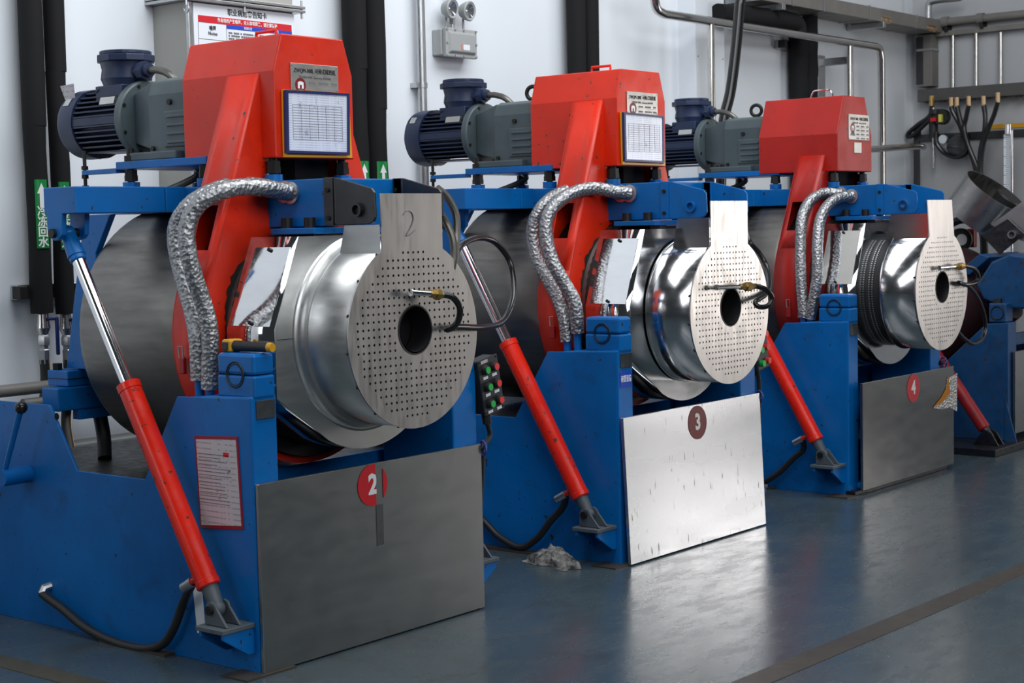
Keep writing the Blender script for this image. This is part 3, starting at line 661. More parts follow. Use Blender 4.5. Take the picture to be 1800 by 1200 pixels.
    MB().lathe([(2.16, .098), (2.24, .098), (2.27, .110), (2.31, .104), (2.345, .112)], (CX, ty, 0), (0, 0, 1), 28).box(CX-.10, CX+.10, ty-.09, ty+.09, 2.17, 2.24).build('terminal_box', NAVY, mo, 30, .004)
    MB().cyl((CX-.02, ty-.09, 2.295), (CX-.02, ty-.19, 2.295), .028).cyl((CX-.02, ty-.13, 2.295), (CX-.02, ty-.165, 2.295), .042, n=8).build('cable_gland', NAVY, mo)
    MB().tube(spl([(CX-.02, ty-.18, 2.295), (CX-.02, ty-.25, 2.29), (CX-.015, ty-.32, 2.26), (CX+.02, ty-.36, 2.18), (CX+.06, ty-.36, 2.0), (CX+.1, ty-.3, 1.9), (CX+.1, ty-.33, 1.84), (CX+.05, ty-.1, 1.76)], 6), .016, 10).build('flexible_conduit', BRAID, mo)
    MB().torus((CX-.075, 1.53, mz+.135), (0, .5, 1), .022, .009, 18, 8).xf(Matrix.Identity(4)).build('lifting_eye', NAVY, mo)
    if num == 2: MB().add([(CX-.10, 1.76, mz+.10), (CX-.10, 1.69, mz+.11), (CX-.12, 1.67, mz+.175), (CX-.12, 1.77, mz+.17)], [(0, 1, 2, 3)]).build('paper_tag', PAPERP, mo, 0)
    MB().add([(CX-.133, 1.70, mz+.08), (CX-.133, 1.74, mz+.08), (CX-.110, 1.74, mz+.112), (CX-.110, 1.70, mz+.112)], [(0, 1, 2, 3)]).build('cowl_sticker', PLATE, mo, 0)
    gb = MB().lathe([(1.30, .160), (1.305, .168), (1.335, .168), (1.345, .158)], oy, (0, 1, 0), 48).build('gearbox_flange', GEARG, root)
    MB().add([(CX+sx*.135, 1.11, mz+sz*.145) for sx, sz in ((-1, -1), (1, -1), (1, 1), (-1, 1))]+[(CX+sx*.085, 1.30, mz+sz*.105) for sx, sz in ((-1, -1), (1, -1), (1, 1), (-1, 1))],
             [(0, 1, 2, 3), (7, 6, 5, 4), (0, 4, 5, 1), (1, 5, 6, 2), (2, 6, 7, 3), (3, 7, 4, 0)]).build('adapter_cone', GEARG, gb, 0, .006)
    for an in range(8):
        a_ = math.pi/8+an*math.pi/4; MB().cyl((CX+.15*math.cos(a_), 1.295, mz+.15*math.sin(a_)), (CX+.15*math.cos(a_), 1.30, mz+.15*math.sin(a_)), .008, n=6).build('flange_bolt', BOLT, gb)
    gx = MB().prism([(CX-.155, 1.90), (CX-.155, 2.17), (CX-.135, 2.225), (CX-.10, 2.24), (CX+.10, 2.24), (CX+.135, 2.225), (CX+.155, 2.17), (CX+.155, 1.90)], 1, .84, 1.12).build('gearbox', GEARG, root, 0, .008)
    MB().box(CX-.20, CX+.20, .9, 1.20, 1.90, 1.935).build('gearbox_foot', GEARG, gx, 0, .006)
    MB().box(CX-.162, CX-.15, .84, 1.015, 1.95, 2.10).build('side_cover', GEARG, gx, 0, .006)
    for k in range(4): MB().box(CX-.170, CX-.155, .86, .99, 1.965+.035*k, 1.977+.035*k).build('cover_rib', GEARG, gx, 0, .003)
    MB().cyl((CX-.150, .975, 2.135), (CX-.166, .975, 2.135), .012).build('drain_plug', BOLT, gx); MB().cyl((CX-.150, 1.09, 1.95), (CX-.166, 1.09, 1.95), .011, n=6).build('side_bolt', BOLT, gx)
    if num > 2:
        MB().torus((CX-.02, .96, 2.285), (1, .3, 0), .034, .011, 22, 10).cyl((CX-.02, .96, 2.235), (CX-.02, .96, 2.255), .014).build('eye_bolt', BOLT, gx)
    # ---- tilting upper frame
    uf = [MB().box(a, b, .56, 1.28, 1.68, 1.78).build('long_beam', BLUE, root, 0, .004) for a, b in ((.38, .50), (.735, .855))]
    for (a, b) in ((-.15, .278), (.281, .954), (.957, 1.385)): MB().box(a, b, .80, 1.00, 1.68, 1.782).build('cross_beam', BLUE, root, 0, .004)
    fb = MB().box(.43, .805, .05, .42, 1.61, 1.79).build('front_box', BLUE, root, 0, .004)
    MB().box(.365, .87, .05, .29, 1.582, 1.606).build('front_flange', BLUE, root, 0, .003)
    for (x, y) in ((.40, .235), (.40, .11), (.835, .235), (.835, .11)): MB().cyl((x, y, 1.606), (x, y, 1.645), .022, n=20).build('socket_bolt', BOLT, fb)
    bm_ = o['brmat']
    bp = [(.045, 1.612), (.045, 1.792), (-.01, 1.79), (-.19, 1.745), (-.203, 1.73), (-.207, 1.64), (-.195, 1.622), (-.17, 1.614)]
    for s, xb in ((-1, .427), (1, .796)):
        br = MB().prism(bp, 0, xb, xb+.012).build('hanger_bracket', bm_, root, 0, .003)
        MB().box(xb-.008 if s < 0 else xb, xb+.004 if s < 0 else xb+.02, .004, .05, 1.612, 1.792).build('bracket_flange', bm_, br, 0, .002)
        MB().tube([(xb+.0045, .0, 1.62), (xb+.0045, -.002, 1.70), (xb+.0045, 0, 1.785)], .006, 6, rf=lambda i, k: 1).build('weld_bead', bm_, br)
        for z in (1.64, 1.745): MB().cyl((xb-.008, .027, z), (xb-.016, .027, z), .009, n=8).build('flange_screw', BOLT, br)
        MB().lathe([(-.016, .026), (.02, .026), (.02, .018), (-.016, .018), (-.016, .026)], (xb, -.122, 1.668), (1, 0, 0), 24, False).build('bracket_bush', bm_ if num != 4 else CHROME, br)
        MB().cyl((xb+.004, -.122, 1.668), (xb+.006, -.122, 1.668), .018).build('bush_bore', DARK, br)
    # lugs for the cylinder tops, both sides
    for s in (0, 1):
        fx = (lambda x: x) if s == 0 else (lambda x: 1.235-x)
        lug = [(.885, 1.685), (.985, 1.685), (.985, 1.62), (.972, 1.592), (.945, 1.578), (.915, 1.583), (.893, 1.60)]
        for xa in (-.15, -.045): MB().prism(lug, 0, *sorted((fx(xa), fx(xa+.022)))).build('cylinder_lug', BLUE, root, 0, .003)
        # bracket at the foot
        pb = MB().prism([(fx(0), .04), (fx(0), .19), (fx(-.152), .19), (fx(-.152), .04)], 2, .170, .188).build('foot_bracket', PLGREY, root, 0, .003)
        for y in (.046, .165): MB().prism([(fx(0), .168), (fx(-.145), .168), (fx(-.145), .15), (fx(-.03), .075), (fx(0), .075)], 1, y, y+.014).build('gusset', BLUE, pb, 0, .002)
        for xa in (-.122, -.062):
            MB().prism([(.052, .19), (.168, .19), (.168, .25), (.158, .268), (.135, .275), (.115, .268), (.105, .25)], 0, *sorted((fx(xa), fx(xa+.010)))).build('clevis_plate', PLGREY, pb, 0, .002)
        xc = fx(-.088); A_, B_ = V3((xc, .137, .245)), V3((xc, .942, 1.607)); d = (B_-A_).normalized()
        at = lambda t: A_+d*t
        L1 = .92
        hb = MB().lathe([(.085, .040), (.09, .045), (.11, .045), (.112, .043), (L1-.03, .043), (L1-.028, .046), (L1, .046), (L1+.002, .040), (L1+.002, .026)], A_, d, 32).build('hydraulic_cylinder', REDCYL, root)
        MB().cyl(at(L1), at(1.475), .0255, n=28).build('piston_rod', CHROME, hb)
        MB().lathe([(1.455, .028), (1.46, .032), (1.475, .032), (1.478, .036), (1.56, .03), (1.575, .028)], A_, d, 24).build('rod_end', BLUE, hb)
        MB().cyl(V3((fx(-.165), B_.y, B_.z)), V3((fx(-.015), B_.y, B_.z)), .018).build('top_pin', BOLT, hb)
        MB().sphere(B_, .031).build('rod_eye', BLUE, hb)
        MB().lathe([(-.0, .024), (.03, .028), (.09, .033)], A_, d, 20).sphere(A_, .028).build('cylinder_foot', PLGREY, hb); MB().cyl((fx(-.135), A_.y, A_.z), (fx(-.04), A_.y, A_.z), .017).build('foot_pin', BOLT, hb)
        if s == 0:
            pt_ = at(.125); MB().cyl(pt_+V3((0, .03, -.01)), pt_+V3((-.0, .085, -.03)), .014).build('port_fitting', REDCYL, hb)
            hs = [pt_+V3((0, .07, -.025))]+o['hoses_px'](q)
            MB().tube(spl(hs, 8), .017, 14).build('hydraulic_hose', BLACK, hb)
            MB().cyl(pt_+V3((0, .07, -.025)), pt_+V3((0, .125, -.055)), .019, n=12).build('hose_ferrule', GALV, hb)
            if num == 2: MB().tube([hs[-1], hs[-1]+V3((.01, .0, .02)), hs[-1]+V3((.06, -.01, .03))], .018, 10).build('elbow', GALV, hb)
    # ---- dust shroud and front drum cover
    y = .05
    def shape(k):
        a = 62
        low = circ(CX, CZ, .45+k, 20, math.radians(180+a), math.radians(360-a))
        return [(CX-.333-k, 1.575), (CX-.468-k, 1.237), (CX-.468-k, .985)]+low+[(CX+.468+k, .985), (CX+.468+k, 1.237), (CX+.333+k, 1.575)]
    DZ = lambda pl: [(a, b+dz) for a, b in pl]
    sh = shape(0)
    fp = [(x, z+dz*(1 if z < 1.5 else .3)) for x, z in sh]
    Rc = .352 if num != 4 else .335
    link('shroud_front', to_xz(fill2d(fp, [circ(CX, CZ+dz, Rc+(.030 if num == 2 else -.004), 96)], .004), y), S, root, 0)
    m = MB()
    for i in range(len(fp)-1):
        a, b = fp[i], fp[i+1]; m.quad((a[0], y, a[1]), (b[0], y, b[1]), (b[0], .31, b[1]), (a[0], .31, a[1]))
    rim = m.build('shroud_side', MIRROR, root, 25, weld=True); so = rim.modifiers.new('sheet', 'SOLIDIFY'); so.thickness = .003
    # inspection door on the sloping flank
    A3, B3 = V3((fp[0][0], 0, fp[0][1])), V3((fp[1][0], 0, fp[1][1])); nrm = V3((-(A3.z-B3.z), 0, -(B3.x-A3.x))).normalized()
    if nrm.x > 0: nrm = -nrm
    pd = lambda t, y_, h: A3+(B3-A3)*t+V3((0, y_, 0))+nrm*h
    dd = MB(); dv = [pd(t, yy_, h) for h in (.001, .005) for t, yy_ in ((.12, .075), (.12, .28), (.97, .285), (.97, .075))]
    dd.add(dv, [(0, 1, 2, 3), (7, 6, 5, 4), (0, 4, 5, 1), (1, 5, 6, 2), (2, 6, 7, 3), (3, 7, 4, 0)]); door = dd.build('inspection_door', MIRROR, root, 0)
    for t, yy_ in ((.15, .18), (.94, .18)): MB().cyl(pd(t, yy_, .004), pd(t, yy_, .014), .008, n=8).build('door_screw', BOLT, door)
    ys_ = o['cany']; yb = o['canb']
    zc = CZ+dz; ro = (CX, 0, zc)
    if num != 4:
        fl = [(ys_+.003, Rc), (-.012, Rc), (-.006, Rc+.003), (.0, Rc+.001), (.018, Rc+.004), (.033, Rc+.010), (.044, Rc+.020), (.049, Rc+.032)] if num == 2 else [(ys_+.003, Rc), (.034, Rc), (.036, Rc+.004), (.040, Rc+.004), (.042, Rc-.002)]
    else:
        fl = [(ys_+.003, .352), (yb-.01, .352), (yb, .356)]
    can = MB().lathe(fl, ro, (0, 1, 0), 96, False).build('drum_cover', S, root, 40); so = can.modifiers.new('sheet', 'SOLIDIFY'); so.thickness = .003
    if num == 4:
        MB().lathe([(yb+.002, .33), (.06, .338)], ro, (0, 1, 0), 64, False).build('inner_screen', BLACK, root)
        m = MB()
        for k in range(60):
            an = math.radians(120+2.4*k)
            for t in (.0, .02): m.cyl(V3((CX+.339*math.cos(an), t+.01, zc+.339*math.sin(an))), V3((CX+.341*math.cos(an), t+.01, zc+.341*math.sin(an))), .004, n=6)
        so = m.build('screen_holes', GALV, root); so['kind'] = 'stuff'
    MB().lathe([(ys_+.1, .001), (ys_+.1, .345)], ro, (0, 1, 0), 48, False).build('inner_shade_disc', DARK, root)  # near-black disc added so the interior looks shaded through the plate holes
    # split line of the cover
    MB().box(CX-.46, CX-Rc, y-.004, y-.001, zc-.001, zc+.0012).build('cover_seam', BOLT, can, 0)
    pl = circ(CX, zc, .357, 80, math.radians(90)+math.asin(.167/.357), math.radians(450)-math.asin(.167/.357))
    tabx = o['tabx']
    outline = pl+[(CX+.167+tabx, 1.726+dz), (CX-.167+tabx, 1.726+dz)]
    hl = [circ(CX, zc+.015, .09, 32)]+disc_holes(CX, zc)
    dp = link('perforated_plate', to_xz(fill2d(outline, hl, .005), ys_), D, root, 0)
    MB().lathe([(-.004, .089), (-.004, .095), (.09, .090), (.09, .082), (-.004, .084)], (CX, ys_, zc+.015), (0, 1, 0), 36, False).build('port_liner', BLACK, dp)
    MB().lathe([(.0, .001), (.01, .03), (.03, .035)], (CX-.01, ys_+.10, zc+.045), (0, 1, 0), 16).build('inner_nozzle', DARKSTEEL, dp)
    for k in range(9):
        an = math.radians(100+k*22); p_ = V3((CX+.355*math.cos(an), ys_+.006, zc+.355*math.sin(an))); MB().sphere(p_, .006, 5).build('tack_weld', BOLT, can)
    if num == 2:
        a = V3((CX-.02, ys_-.004, 1.60)); tr = [(-.03, .045), (-.01, .06), (.015, .055), (.025, .03), (.01, 0), (-.015, -.03), (.0, -.03), (.035, -.012)]
        MB().tube(spl([a+V3((x, 0, z)) for x, z in tr], 4), .0014, 5).build('handwritten_number', GREYP, dp)
    # side cheeks below the brackets
    for xs in (CX-.172, CX+.172):
        MB().prism([(ys_+.004, 1.50+dz), (ys_+.004, 1.612), (-.03, 1.612), (.0, 1.50+dz)], 0, xs-.0015, xs+.0015).build('cheek_plate', S, root, 0)
    MB().prism([(.055, 1.47), (.055, 1.58), (.11, 1.58), (.11, 1.47)], 0, CX-.2, CX+.2).build('upper_web', DARKSTEEL, root, 0)
    # ---- water nozzle and hoses
    n0 = q(*o['noz'][0], Y, ys_-.03); n1 = q(*o['noz'][1], Y, ys_-.06); d = n1-n0
    nz = MB().cyl(n0, n0+d*.62, .010).cyl(n0, n0+d*.03, .014).build('spray_nozzle', CHROME, root)
    MB().cyl(n0+d*.58, n0+d*.9, .017, n=6).cyl(n0+d*.70, n0+d*.82, .022, n=8).build('brass_coupling', BRASS, nz)
    MB().tube(spl([q(u, v, Y, yy_) for u, v, yy_ in o['whose']], 7), .0125, 12).build('water_hose', BLACKGL, root)
    for hp in o['braid']: MB().tube(spl([q(u, v, X, xx_) for u, v, xx_ in hp], 7), .0145, 10).build('braided_hose', BRAID, root)
    # ---- foil hoses
    for i, hp in enumerate(o['foil']):
        pts = [q(u, v, X, xx_) for u, v, xx_ in hp]
        f = foil_hose(pts, .0325, 'foil_hose', root, num*10+i)
        MB().lathe([(0, .043), (.012, .043), (.014, .034)], pts[0]+V3((.004, 0, 0)), (-1, 0, 0), 20).build('hose_collar', GALV, f)
        e_ = pts[-1]; MB().cyl((e_.x, e_.y, e_.z+.01), (e_.x, e_.y, .985), .017).build('hose_stub', BLUE, f)
    return root
def foil_tail(pts): return pts
BASE = dict(shroud=STEEL, disc=DISC, red=RED, guardmat=RED, dz=0.0, panel_h=.695, panel_z=.006, panel_x=(0, 1.235), panel_out=0.0, tilt=0.0, warp=0, panel_mat=steel('panel_steel', (.40, .405, .40, 1), .33, .03, (1, 1, 3), .10), nummat=REDP, digmat=WHITEP,
            gxh=.2125, gzt=2.204, cap=(.2125, 2.208, .166, 2.351), cany=-.2125, canb=-.02, tabx=0.0, brmat=BLUE)
m2_ = dict(BASE, brmat=DARKSTEEL, numpx=(654, 852), numr=.081, latch=(322, 622), np=((510, 110), (594.5, 163)),
    noz=((722, 514), (783, 518)), hoses_px=lambda q: [q(u, v, X, -.035) for u, v in ((322, 1060), (305, 1105), (285, 1132), (250, 1140), (200, 1128), (150, 1103), (110, 1070), (85, 1052), (74, 1043))],
    whose=[(776, 517, -.27), (795, 522, -.29), (808, 540, -.30), (806, 562, -.29), (796, 575, -.27), (786, 579, -.25), (800, 574, -.25), (850, 575, -.22), (884, 564, -.15), (902, 520, -.06), (898, 465, .0), (872, 427, .02), (842, 418, .0), (815, 428, -.06), (800, 448, -.1), (792, 470, -.12)],
    braid=[[(768, 330, .86), (785, 345, .90), (801, 375, .93), (803, 410, .92), (800, 450, .88), (797, 475, .86)], [(772, 372, .82), (785, 392, .85), (796, 420, .86), (798, 450, .86), (794, 478, .85)]],
    foil=[[(512, 339, .425), (490, 335, .36), (462, 330, .28), (423, 329, .19), (388, 336, .11), (356, 353, .05), (336, 378, .02), (328, 410, .0), (332, 448, .0), (343, 490, .02), (357, 532, .05), (367, 568, .065), (370, 608, .07), (369, 645, .07), (369, 684, .07)],
          [(500, 337, .425), (450, 326, .36), (405, 327, .28), (365, 340, .20), (332, 362, .13), (312, 392, .10), (309, 425, .09), (316, 465, .09), (328, 510, .085), (340, 555, .08), (347, 598, .07), (349, 640, .07), (350, 668, .07)]])
m3_ = dict(BASE, shroud=MIRRORC, dz=-.034, tilt=.045, warp=1, panel_out=.034, panel_mat=BRIGHTP, nummat=DREDP, digmat=PLATE,
    numpx=(1223, 742), numr=.083, latch=(972, 567), np=((1101, 160), (1155.5, 203)), brmat=BLUE,
    noz=((1258, 505), (1332, 503)), hoses_px=lambda q: [q(u, v, X, -.035) for u, v in ((990, 890), (968, 915), (945, 945), (915, 962), (880, 945), (862, 928), (850, 915))]+[q(838, 905, X, -.02), q(826, 900, X, .01)],
    whose=[(1326, 502, -.27), (1345, 508, -.30), (1357, 522, -.31), (1350, 537, -.30), (1334, 539, -.28), (1328, 530, -.26), (1345, 518, -.24), (1352, 500, -.2), (1348, 470, -.12), (1335, 445, -.08), (1318, 425, -.05), (1311, 400, .0)],
    braid=[],
    foil=[[(1107, 340, .425), (1080, 337, .36), (1045, 331, .28), (1015, 336, .2), (988, 350, .12), (968, 370, .06), (960, 395, .03), (962, 425, .02), (970, 455, .02), (982, 480, .03), (997, 505, .05), (1009, 528, .06), (1014, 556, .065), (1015, 585, .07)],
          [(1092, 340, .425), (1040, 329, .36), (1000, 335, .28), (970, 348, .2), (950, 368, .14), (938, 394, .11), (938, 425, .1), (947, 460, .09), (962, 488, .085), (977, 516, .08), (987, 541, .075), (994, 570, .07), (997, 600, .07)]])
m4_ = dict(BASE, shroud=MIRRORC, red=RED4, guardmat=RED4, dz=-.036, panel_h=.652, panel_z=.03, panel_x=(.03, 1.27), panel_out=.05, gxh=.165, gzt=2.10, cap=(.2225, 2.10, .135, 2.330), cany=-.27, canb=-.045, tabx=-.03, brmat=BLUE,
    numpx=(1591, 681), numr=.085, latch=(1387, 535), np=((1491, 200), (1527.5, 247)),
    panel_mat=steel('dull_panel_steel', (.36, .355, .35, 1), .22, .03, (1, 1, 3), .12),
    noz=((1651, 471), (1700, 467)), hoses_px=lambda q: [q(u, v, X, -.03) for u, v in ((1412, 790), (1395, 805), (1372, 828), (1345, 846))]+[q(1330, 851, X, .01)],
    whose=[(1696, 467, -.33), (1712, 472, -.34), (1720, 485, -.34), (1715, 496, -.33), (1698, 500, -.31), (1684, 496, -.30), (1705, 505, -.26), (1722, 530, -.2), (1732, 565, -.15), (1728, 592, -.15), (1712, 604, -.18), (1695, 595, -.2), (1680, 578, -.2)],
    braid=[],
    foil=[[(1497, 345, .425), (1474, 348, .34), (1454, 363, .25), (1441, 390, .17), (1437, 433, .11), (1437, 483, .08), (1430, 527, .07), (1424, 560, .07)],
          [(1478, 341, .425), (1450, 339, .36), (1430, 348, .28), (1415, 368, .2), (1408, 397, .14), (1407, 450, .1), (1408, 493, .08), (1412, 543, .07), (1412, 558, .07)]])
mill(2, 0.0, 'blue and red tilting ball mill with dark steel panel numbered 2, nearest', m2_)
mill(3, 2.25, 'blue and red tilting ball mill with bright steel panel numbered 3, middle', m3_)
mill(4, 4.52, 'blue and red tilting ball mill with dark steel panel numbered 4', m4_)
# ------------------------------------------------------------------ things hung on or lying by the mills
def doc_holder(blue, yel, label):
    c = [px(u, v, Y, .262) for u, v in blue]; yl = [px(u, v, Y, .278) for u, v in yel]
    t = thing('document_holder', (c[3].x, .27, c[3].z), label, 'document holder', 'document holders on the red covers')
    def frame(q4, y0, y1, w, mat, nm):
        ctr = sum(q4, V3())/4; inn = [p+(ctr-p).normalized()*w*1.4 for p in q4]; m = MB()
        for i in range(4):
            j = (i+1) % 4; vs = []
            for y in (y0, y1): vs += [(q4[i].x, y, q4[i].z), (q4[j].x, y, q4[j].z), (inn[j].x, y, inn[j].z), (inn[i].x, y, inn[i].z)]
            m.add(vs, [(0, 1, 2, 3), (7, 6, 5, 4), (0, 4, 5, 1), (1, 5, 6, 2), (2, 6, 7, 3), (3, 7, 4, 0)])
        return m.build(nm, mat, t, 0, 0, weld=True)
    frame(yl, .274, .284, .012, YELFR, 'yellow_backing'); frame(c, .258, .272, .012, BLUEFR, 'blue_frame')
    ctr = sum(c, V3())/4; s = [p+(ctr-p)*.03 for p in c]
    MB().prism([(p.x, p.z) for p in s], 1, .261, .268).build('printed_sheet', PAPER, t, 0)
    m = MB(); a, b = s[0], s[2]; X0, X1, Z1, Z0 = a.x+.03, b.x-.03, a.z-.05, b.z+.05
    for k in range(14): z = Z0+(Z1-Z0)*k/13; m.box(X0, X1, .2603, .2612, z-.0006, z+.0006)
    for k in range(7): x = X0+(X1-X0)*k/6; m.box(x-.0006, x+.0006, .2603, .2612, Z0, Z1)
    m.build('table_lines', GREYP, t, 0)
    rebase(t)
doc_holder([(501, 158), (613.5, 164.5), (614, 272), (503, 268.5)], [(496, 157), (612, 166), (618, 277.5), (499, 276)], 'blue-framed smudged document sheet hung on the nearest red cover')
doc_holder([(1096, 197), (1166.5, 204), (1167, 286.5), (1098, 283)], [(1091, 197), (1164, 207), (1168, 291.5), (1094, 289)], 'blue-framed glossy document sheet hung on the middle red cover')
# instruction sheet on the side of mill 2
t = thing('instruction_sheet', (-.004, .3, .5), 'stained instruction sheet with red border on the blue side of the nearest mill', 'notice')
co = [px(u, v, X, -.003) for u, v in ((342.5, 766), (417.5, 767), (428, 930), (353, 927.5))]
MB().prism([(p.y, p.z) for p in co], 0, -.005, -.0005).build('red_border', plain('crimson_print', srgb(140, 20, 40), .4), t, 0)
ct_ = sum(co, V3())/4; ins = [p+(ct_-p)*.07 for p in co]
MB().prism([(p.y, p.z) for p in ins], 0, -.0062, -.004).build('sheet', PAPERP, t, 0)
m = MB(); y_a, y_b, z_a, z_b = ins[0].y-.012, ins[1].y+.02, ins[0].z-.05, ins[2].z+.07
for k in range(15):
    z = z_a-(z_a-z_b)*k/14; e_ = y_a-(y_a-y_b)*random.uniform(.5, 1); m.box(-.0068, -.006, e_, y_a, z-.0012, z+.0012)
m.build('printed_lines', GREYP, t, 0)
MB().box(-.0068, -.006, y_b+.02, y_b+.05, z_a-.004, z_a+.012).build('red_stamp', REDP, t, 0); rebase(t)
c4 = [px(u, v, X, -.002) for u, v in ((337, 1008), (352, 1008), (362, 1112), (347, 1112))]
tag(MB().prism([(p.y, p.z) for p in c4], 0, -.003, -.0005).build('paper_sheet', SIGNW, None, 0), 'narrow white paper strip behind the red cylinder foot of the nearest mill', 'paper')
# infrared thermometer on the bearing cap
t = thing('infrared_thermometer', (.06, .1, 1.162), 'yellow and black handheld thermometer lying on the blue bearing block', 'thermometer')
MB().box(.035, .10, .165, .212, 1.161, 1.207).build('yellow_head', YELL, t, 0, .008)
MB().box(.028, .036, .174, .204, 1.170, 1.198).build('display', CTRL, t, 0, .003)
MB().cyl((.062, .168, 1.183), (.075, .0, 1.181), .020, .017, n=18).build('black_grip', BLACK, t)
MB().cyl((.075, .001, 1.181), (.076, -.018, 1.181), .018, .016, n=18).build('yellow_end', YELL, t)
for k in range(3): MB().cyl((.034, .183+.008*k, 1.163+.002), (.0305, .183+.008*k, 1.165), .0028, n=8).build('button', BLACK, t)
rebase(t)
# control station
t = thing('control_station', (1.30, .02, .82), 'dark six-button control station with green and red buttons beside the nearest mill', 'control box')
rt = Matrix.Translation((1.305, .012, .935)) @ Matrix.Rotation(math.radians(-11), 4, 'Y')
MB().box(-.062, .062, -.012, .06, -.115, .115).xf(rt).build('housing', CTRL, t, 0, .008)
MB().box(-.066, .066, -.016, -.010, -.119, .119).xf(rt).build('face_plate', CTRL, t, 0, .004)
for k in range(3):
    z = .072-.073*k
    for x, mt in ((-.028, BGREEN), (.030, BRED)):
        bb = MB().lathe([(0, .021), (.012, .021), (.02, .018), (.02, .0145)], (x, -.016, z), (0, -1, 0), 20).xf(rt).build('button_collar', BLACK, t)
        MB().cyl((x, -.03, z), (x, -.039, z), .0145).xf(rt).build('push_button', mt, bb)
        MB().box(x-.015, x+.015, -.0175, -.0155, z-.04, z-.028).xf(rt).build('button_legend', SIGNW, bb, 0)
MB().box(-.045, .0, -.0175, -.0155, .100, .113).xf(rt).build('maker_plate', PLATE, t, 0)
for x in (-.056, .056):
    for z in (-.108, .108): MB().cyl((x, -.015, z), (x, -.018, z), .005, n=8).xf(rt).build('screw', BOLT, t)
cb = [rt @ V3((-.02, .02, -.11)), rt @ V3((-.02, .02, -.16)), rt @ V3((-.015, .02, -.22)), V3((1.285, .03, .66)), V3((1.28, .04, .5)), V3((1.27, .06, .3))]
MB().tube(spl(cb, 6), .011, 10).build('cable', BLACK, t); MB().cyl(rt @ V3((-.02, .02, -.10)), rt @ V3((-.02, .02, -.165)), .02, n=10).build('gland', CTRL, t); rebase(t)
# same station beside mill 3, mostly hidden behind the perforated plate
t = thing('control_station', (3.55, .02, .82), 'grey control station partly hidden behind the middle perforated plate', 'control box')
rt = Matrix.Translation((3.538, .02, .925)) @ Matrix.Rotation(math.radians(-11), 4, 'Y')
MB().box(-.062, .062, -.012, .06, -.115, .115).xf(rt).build('housing', CTRL, t, 0, .008)
for k in range(3):
    for x, mt in ((-.028, BGREEN), (.030, BRED)): MB().cyl((x, -.012, .072-.073*k), (x, -.034, .072-.073*k), .0165).xf(rt).build('push_button', mt, t)
MB().tube(spl([rt @ V3((-.02, .02, -.1)), rt @ V3((-.02, .02, -.2)), V3((3.55, .04, .55)), V3((3.54, .05, .3))], 5), .012, 10).build('cable', BLACK, t); rebase(t)
# rag
m = MB(); n = 46; vs = []; fs = []
for j in range(n+1):
    for i in range(n+1):
        u, w = i/n*2-1, j/n*2-1; r = math.hypot(u, w)
        a = math.atan2(w, u); e = .74+.16*math.sin(3*a+.8)+.09*math.sin(7*a)
        p = V3((u*2.2, w*2.2, 3.1)); h = noise.noise(p*1.3)*.6+noise.noise(p*3.0)*.35+noise.noise(p*6.5)*.14
        z = max(.002, (.060*max(0, 1-r*r*.8)+.055*h*max(.15, 1-r*.7)+.010)) if r < 1 else .002
        vs.append((2.115+u*.105*e*1.1+.03*w, .305+w*.185*e+.02*noise.noise(p*2), z))
for j in range(n):
    for i in range(n): a = j*(n+1)+i; fs.append((a, a+1, a+n+2, a+n+1))
tag(m.add(vs, fs).build('rag', RAG, None, 70), 'crumpled dirty grey rag lying on the floor beside the middle mill', 'rag')
# ------------------------------------------------------------------ tilted mill at the right edge
x5 = 6.79
t = thing('tilted_ball_mill', (x5, 0, 0), 'worn blue ball mill tipped up at the right edge with open steel hood', 'ball mill')
MB().box(6.355, 8.1, -.09, 1.6, 0, .05).build('base_slab', DARKSTEEL, t, 0, .004)
P5 = lambda u, v, x=x5: px(u, v, X, x)
a = [P5(1773, 567), P5(1733, 569), P5(1664, 634)]
sp = [(0, .05), (0, a[0].z), (a[1].y, a[1].z), (a[2].y, a[2].z), (a[2].y+.5, a[2].z-.12), (a[2].y+.5, .05)]
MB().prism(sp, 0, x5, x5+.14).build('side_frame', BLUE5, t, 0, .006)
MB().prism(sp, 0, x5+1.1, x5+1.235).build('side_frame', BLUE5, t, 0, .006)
b0, b1 = P5(1768, 565), P5(1737, 533)
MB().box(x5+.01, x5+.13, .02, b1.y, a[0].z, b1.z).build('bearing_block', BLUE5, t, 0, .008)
MB().torus((x5+.008, (b1.y+.02)/2, (a[0].z+b1.z)/2), (1, 0, 0), .045, .005).build('shaft_ring', BOLT, t)
MB().cyl((x5+.06, .1, b1.z), (x5+.06, .1, b1.z+.03), .03, n=6).build('cap_bolt', BOLT, t)
MB().box(x5+.14, x5+1.1, .0, .04, .70, .78).build('cross_rail', BLUE5, t, 0, .004)
MB().box(x5+.05, x5+1.2, -.03, -.01, .10, .66).build('front_panel', BASE['panel_mat'], t, 0, .002)
MB().prism([(-.06, .05), (.02, .05), (.02, .35)], 0, x5-.01, x5).build('corner_web', BLUE5, t, 0)
k0, k1 = px(1738, 765, X, 6.58), px(1655, 638, X, 6.58); d = (k1-k0).normalized()
hb = MB().lathe([(.05, .036), (.06, .043), (.85, .043), (.86, .03)], k0, d, 24).build('hydraulic_cylinder', REDDARK, t)
MB().cyl(k0+d*.85, k0+d*1.25, .026).build('piston_rod', CHROME, hb); MB().cyl(k0-d*.02, k0+d*.07, .03).build('cylinder_foot', DARKSTEEL, hb)
for dx in (-.05, .035): MB().prism([(k0.y-.09, .05), (k0.y+.09, .05), (k0.y+.04, k0.z+.02), (k0.y, k0.z+.045), (k0.y-.04, k0.z+.02)], 0, 6.58+dx, 6.595+dx).build('clevis_plate', DARKSTEEL, t, 0, .002)
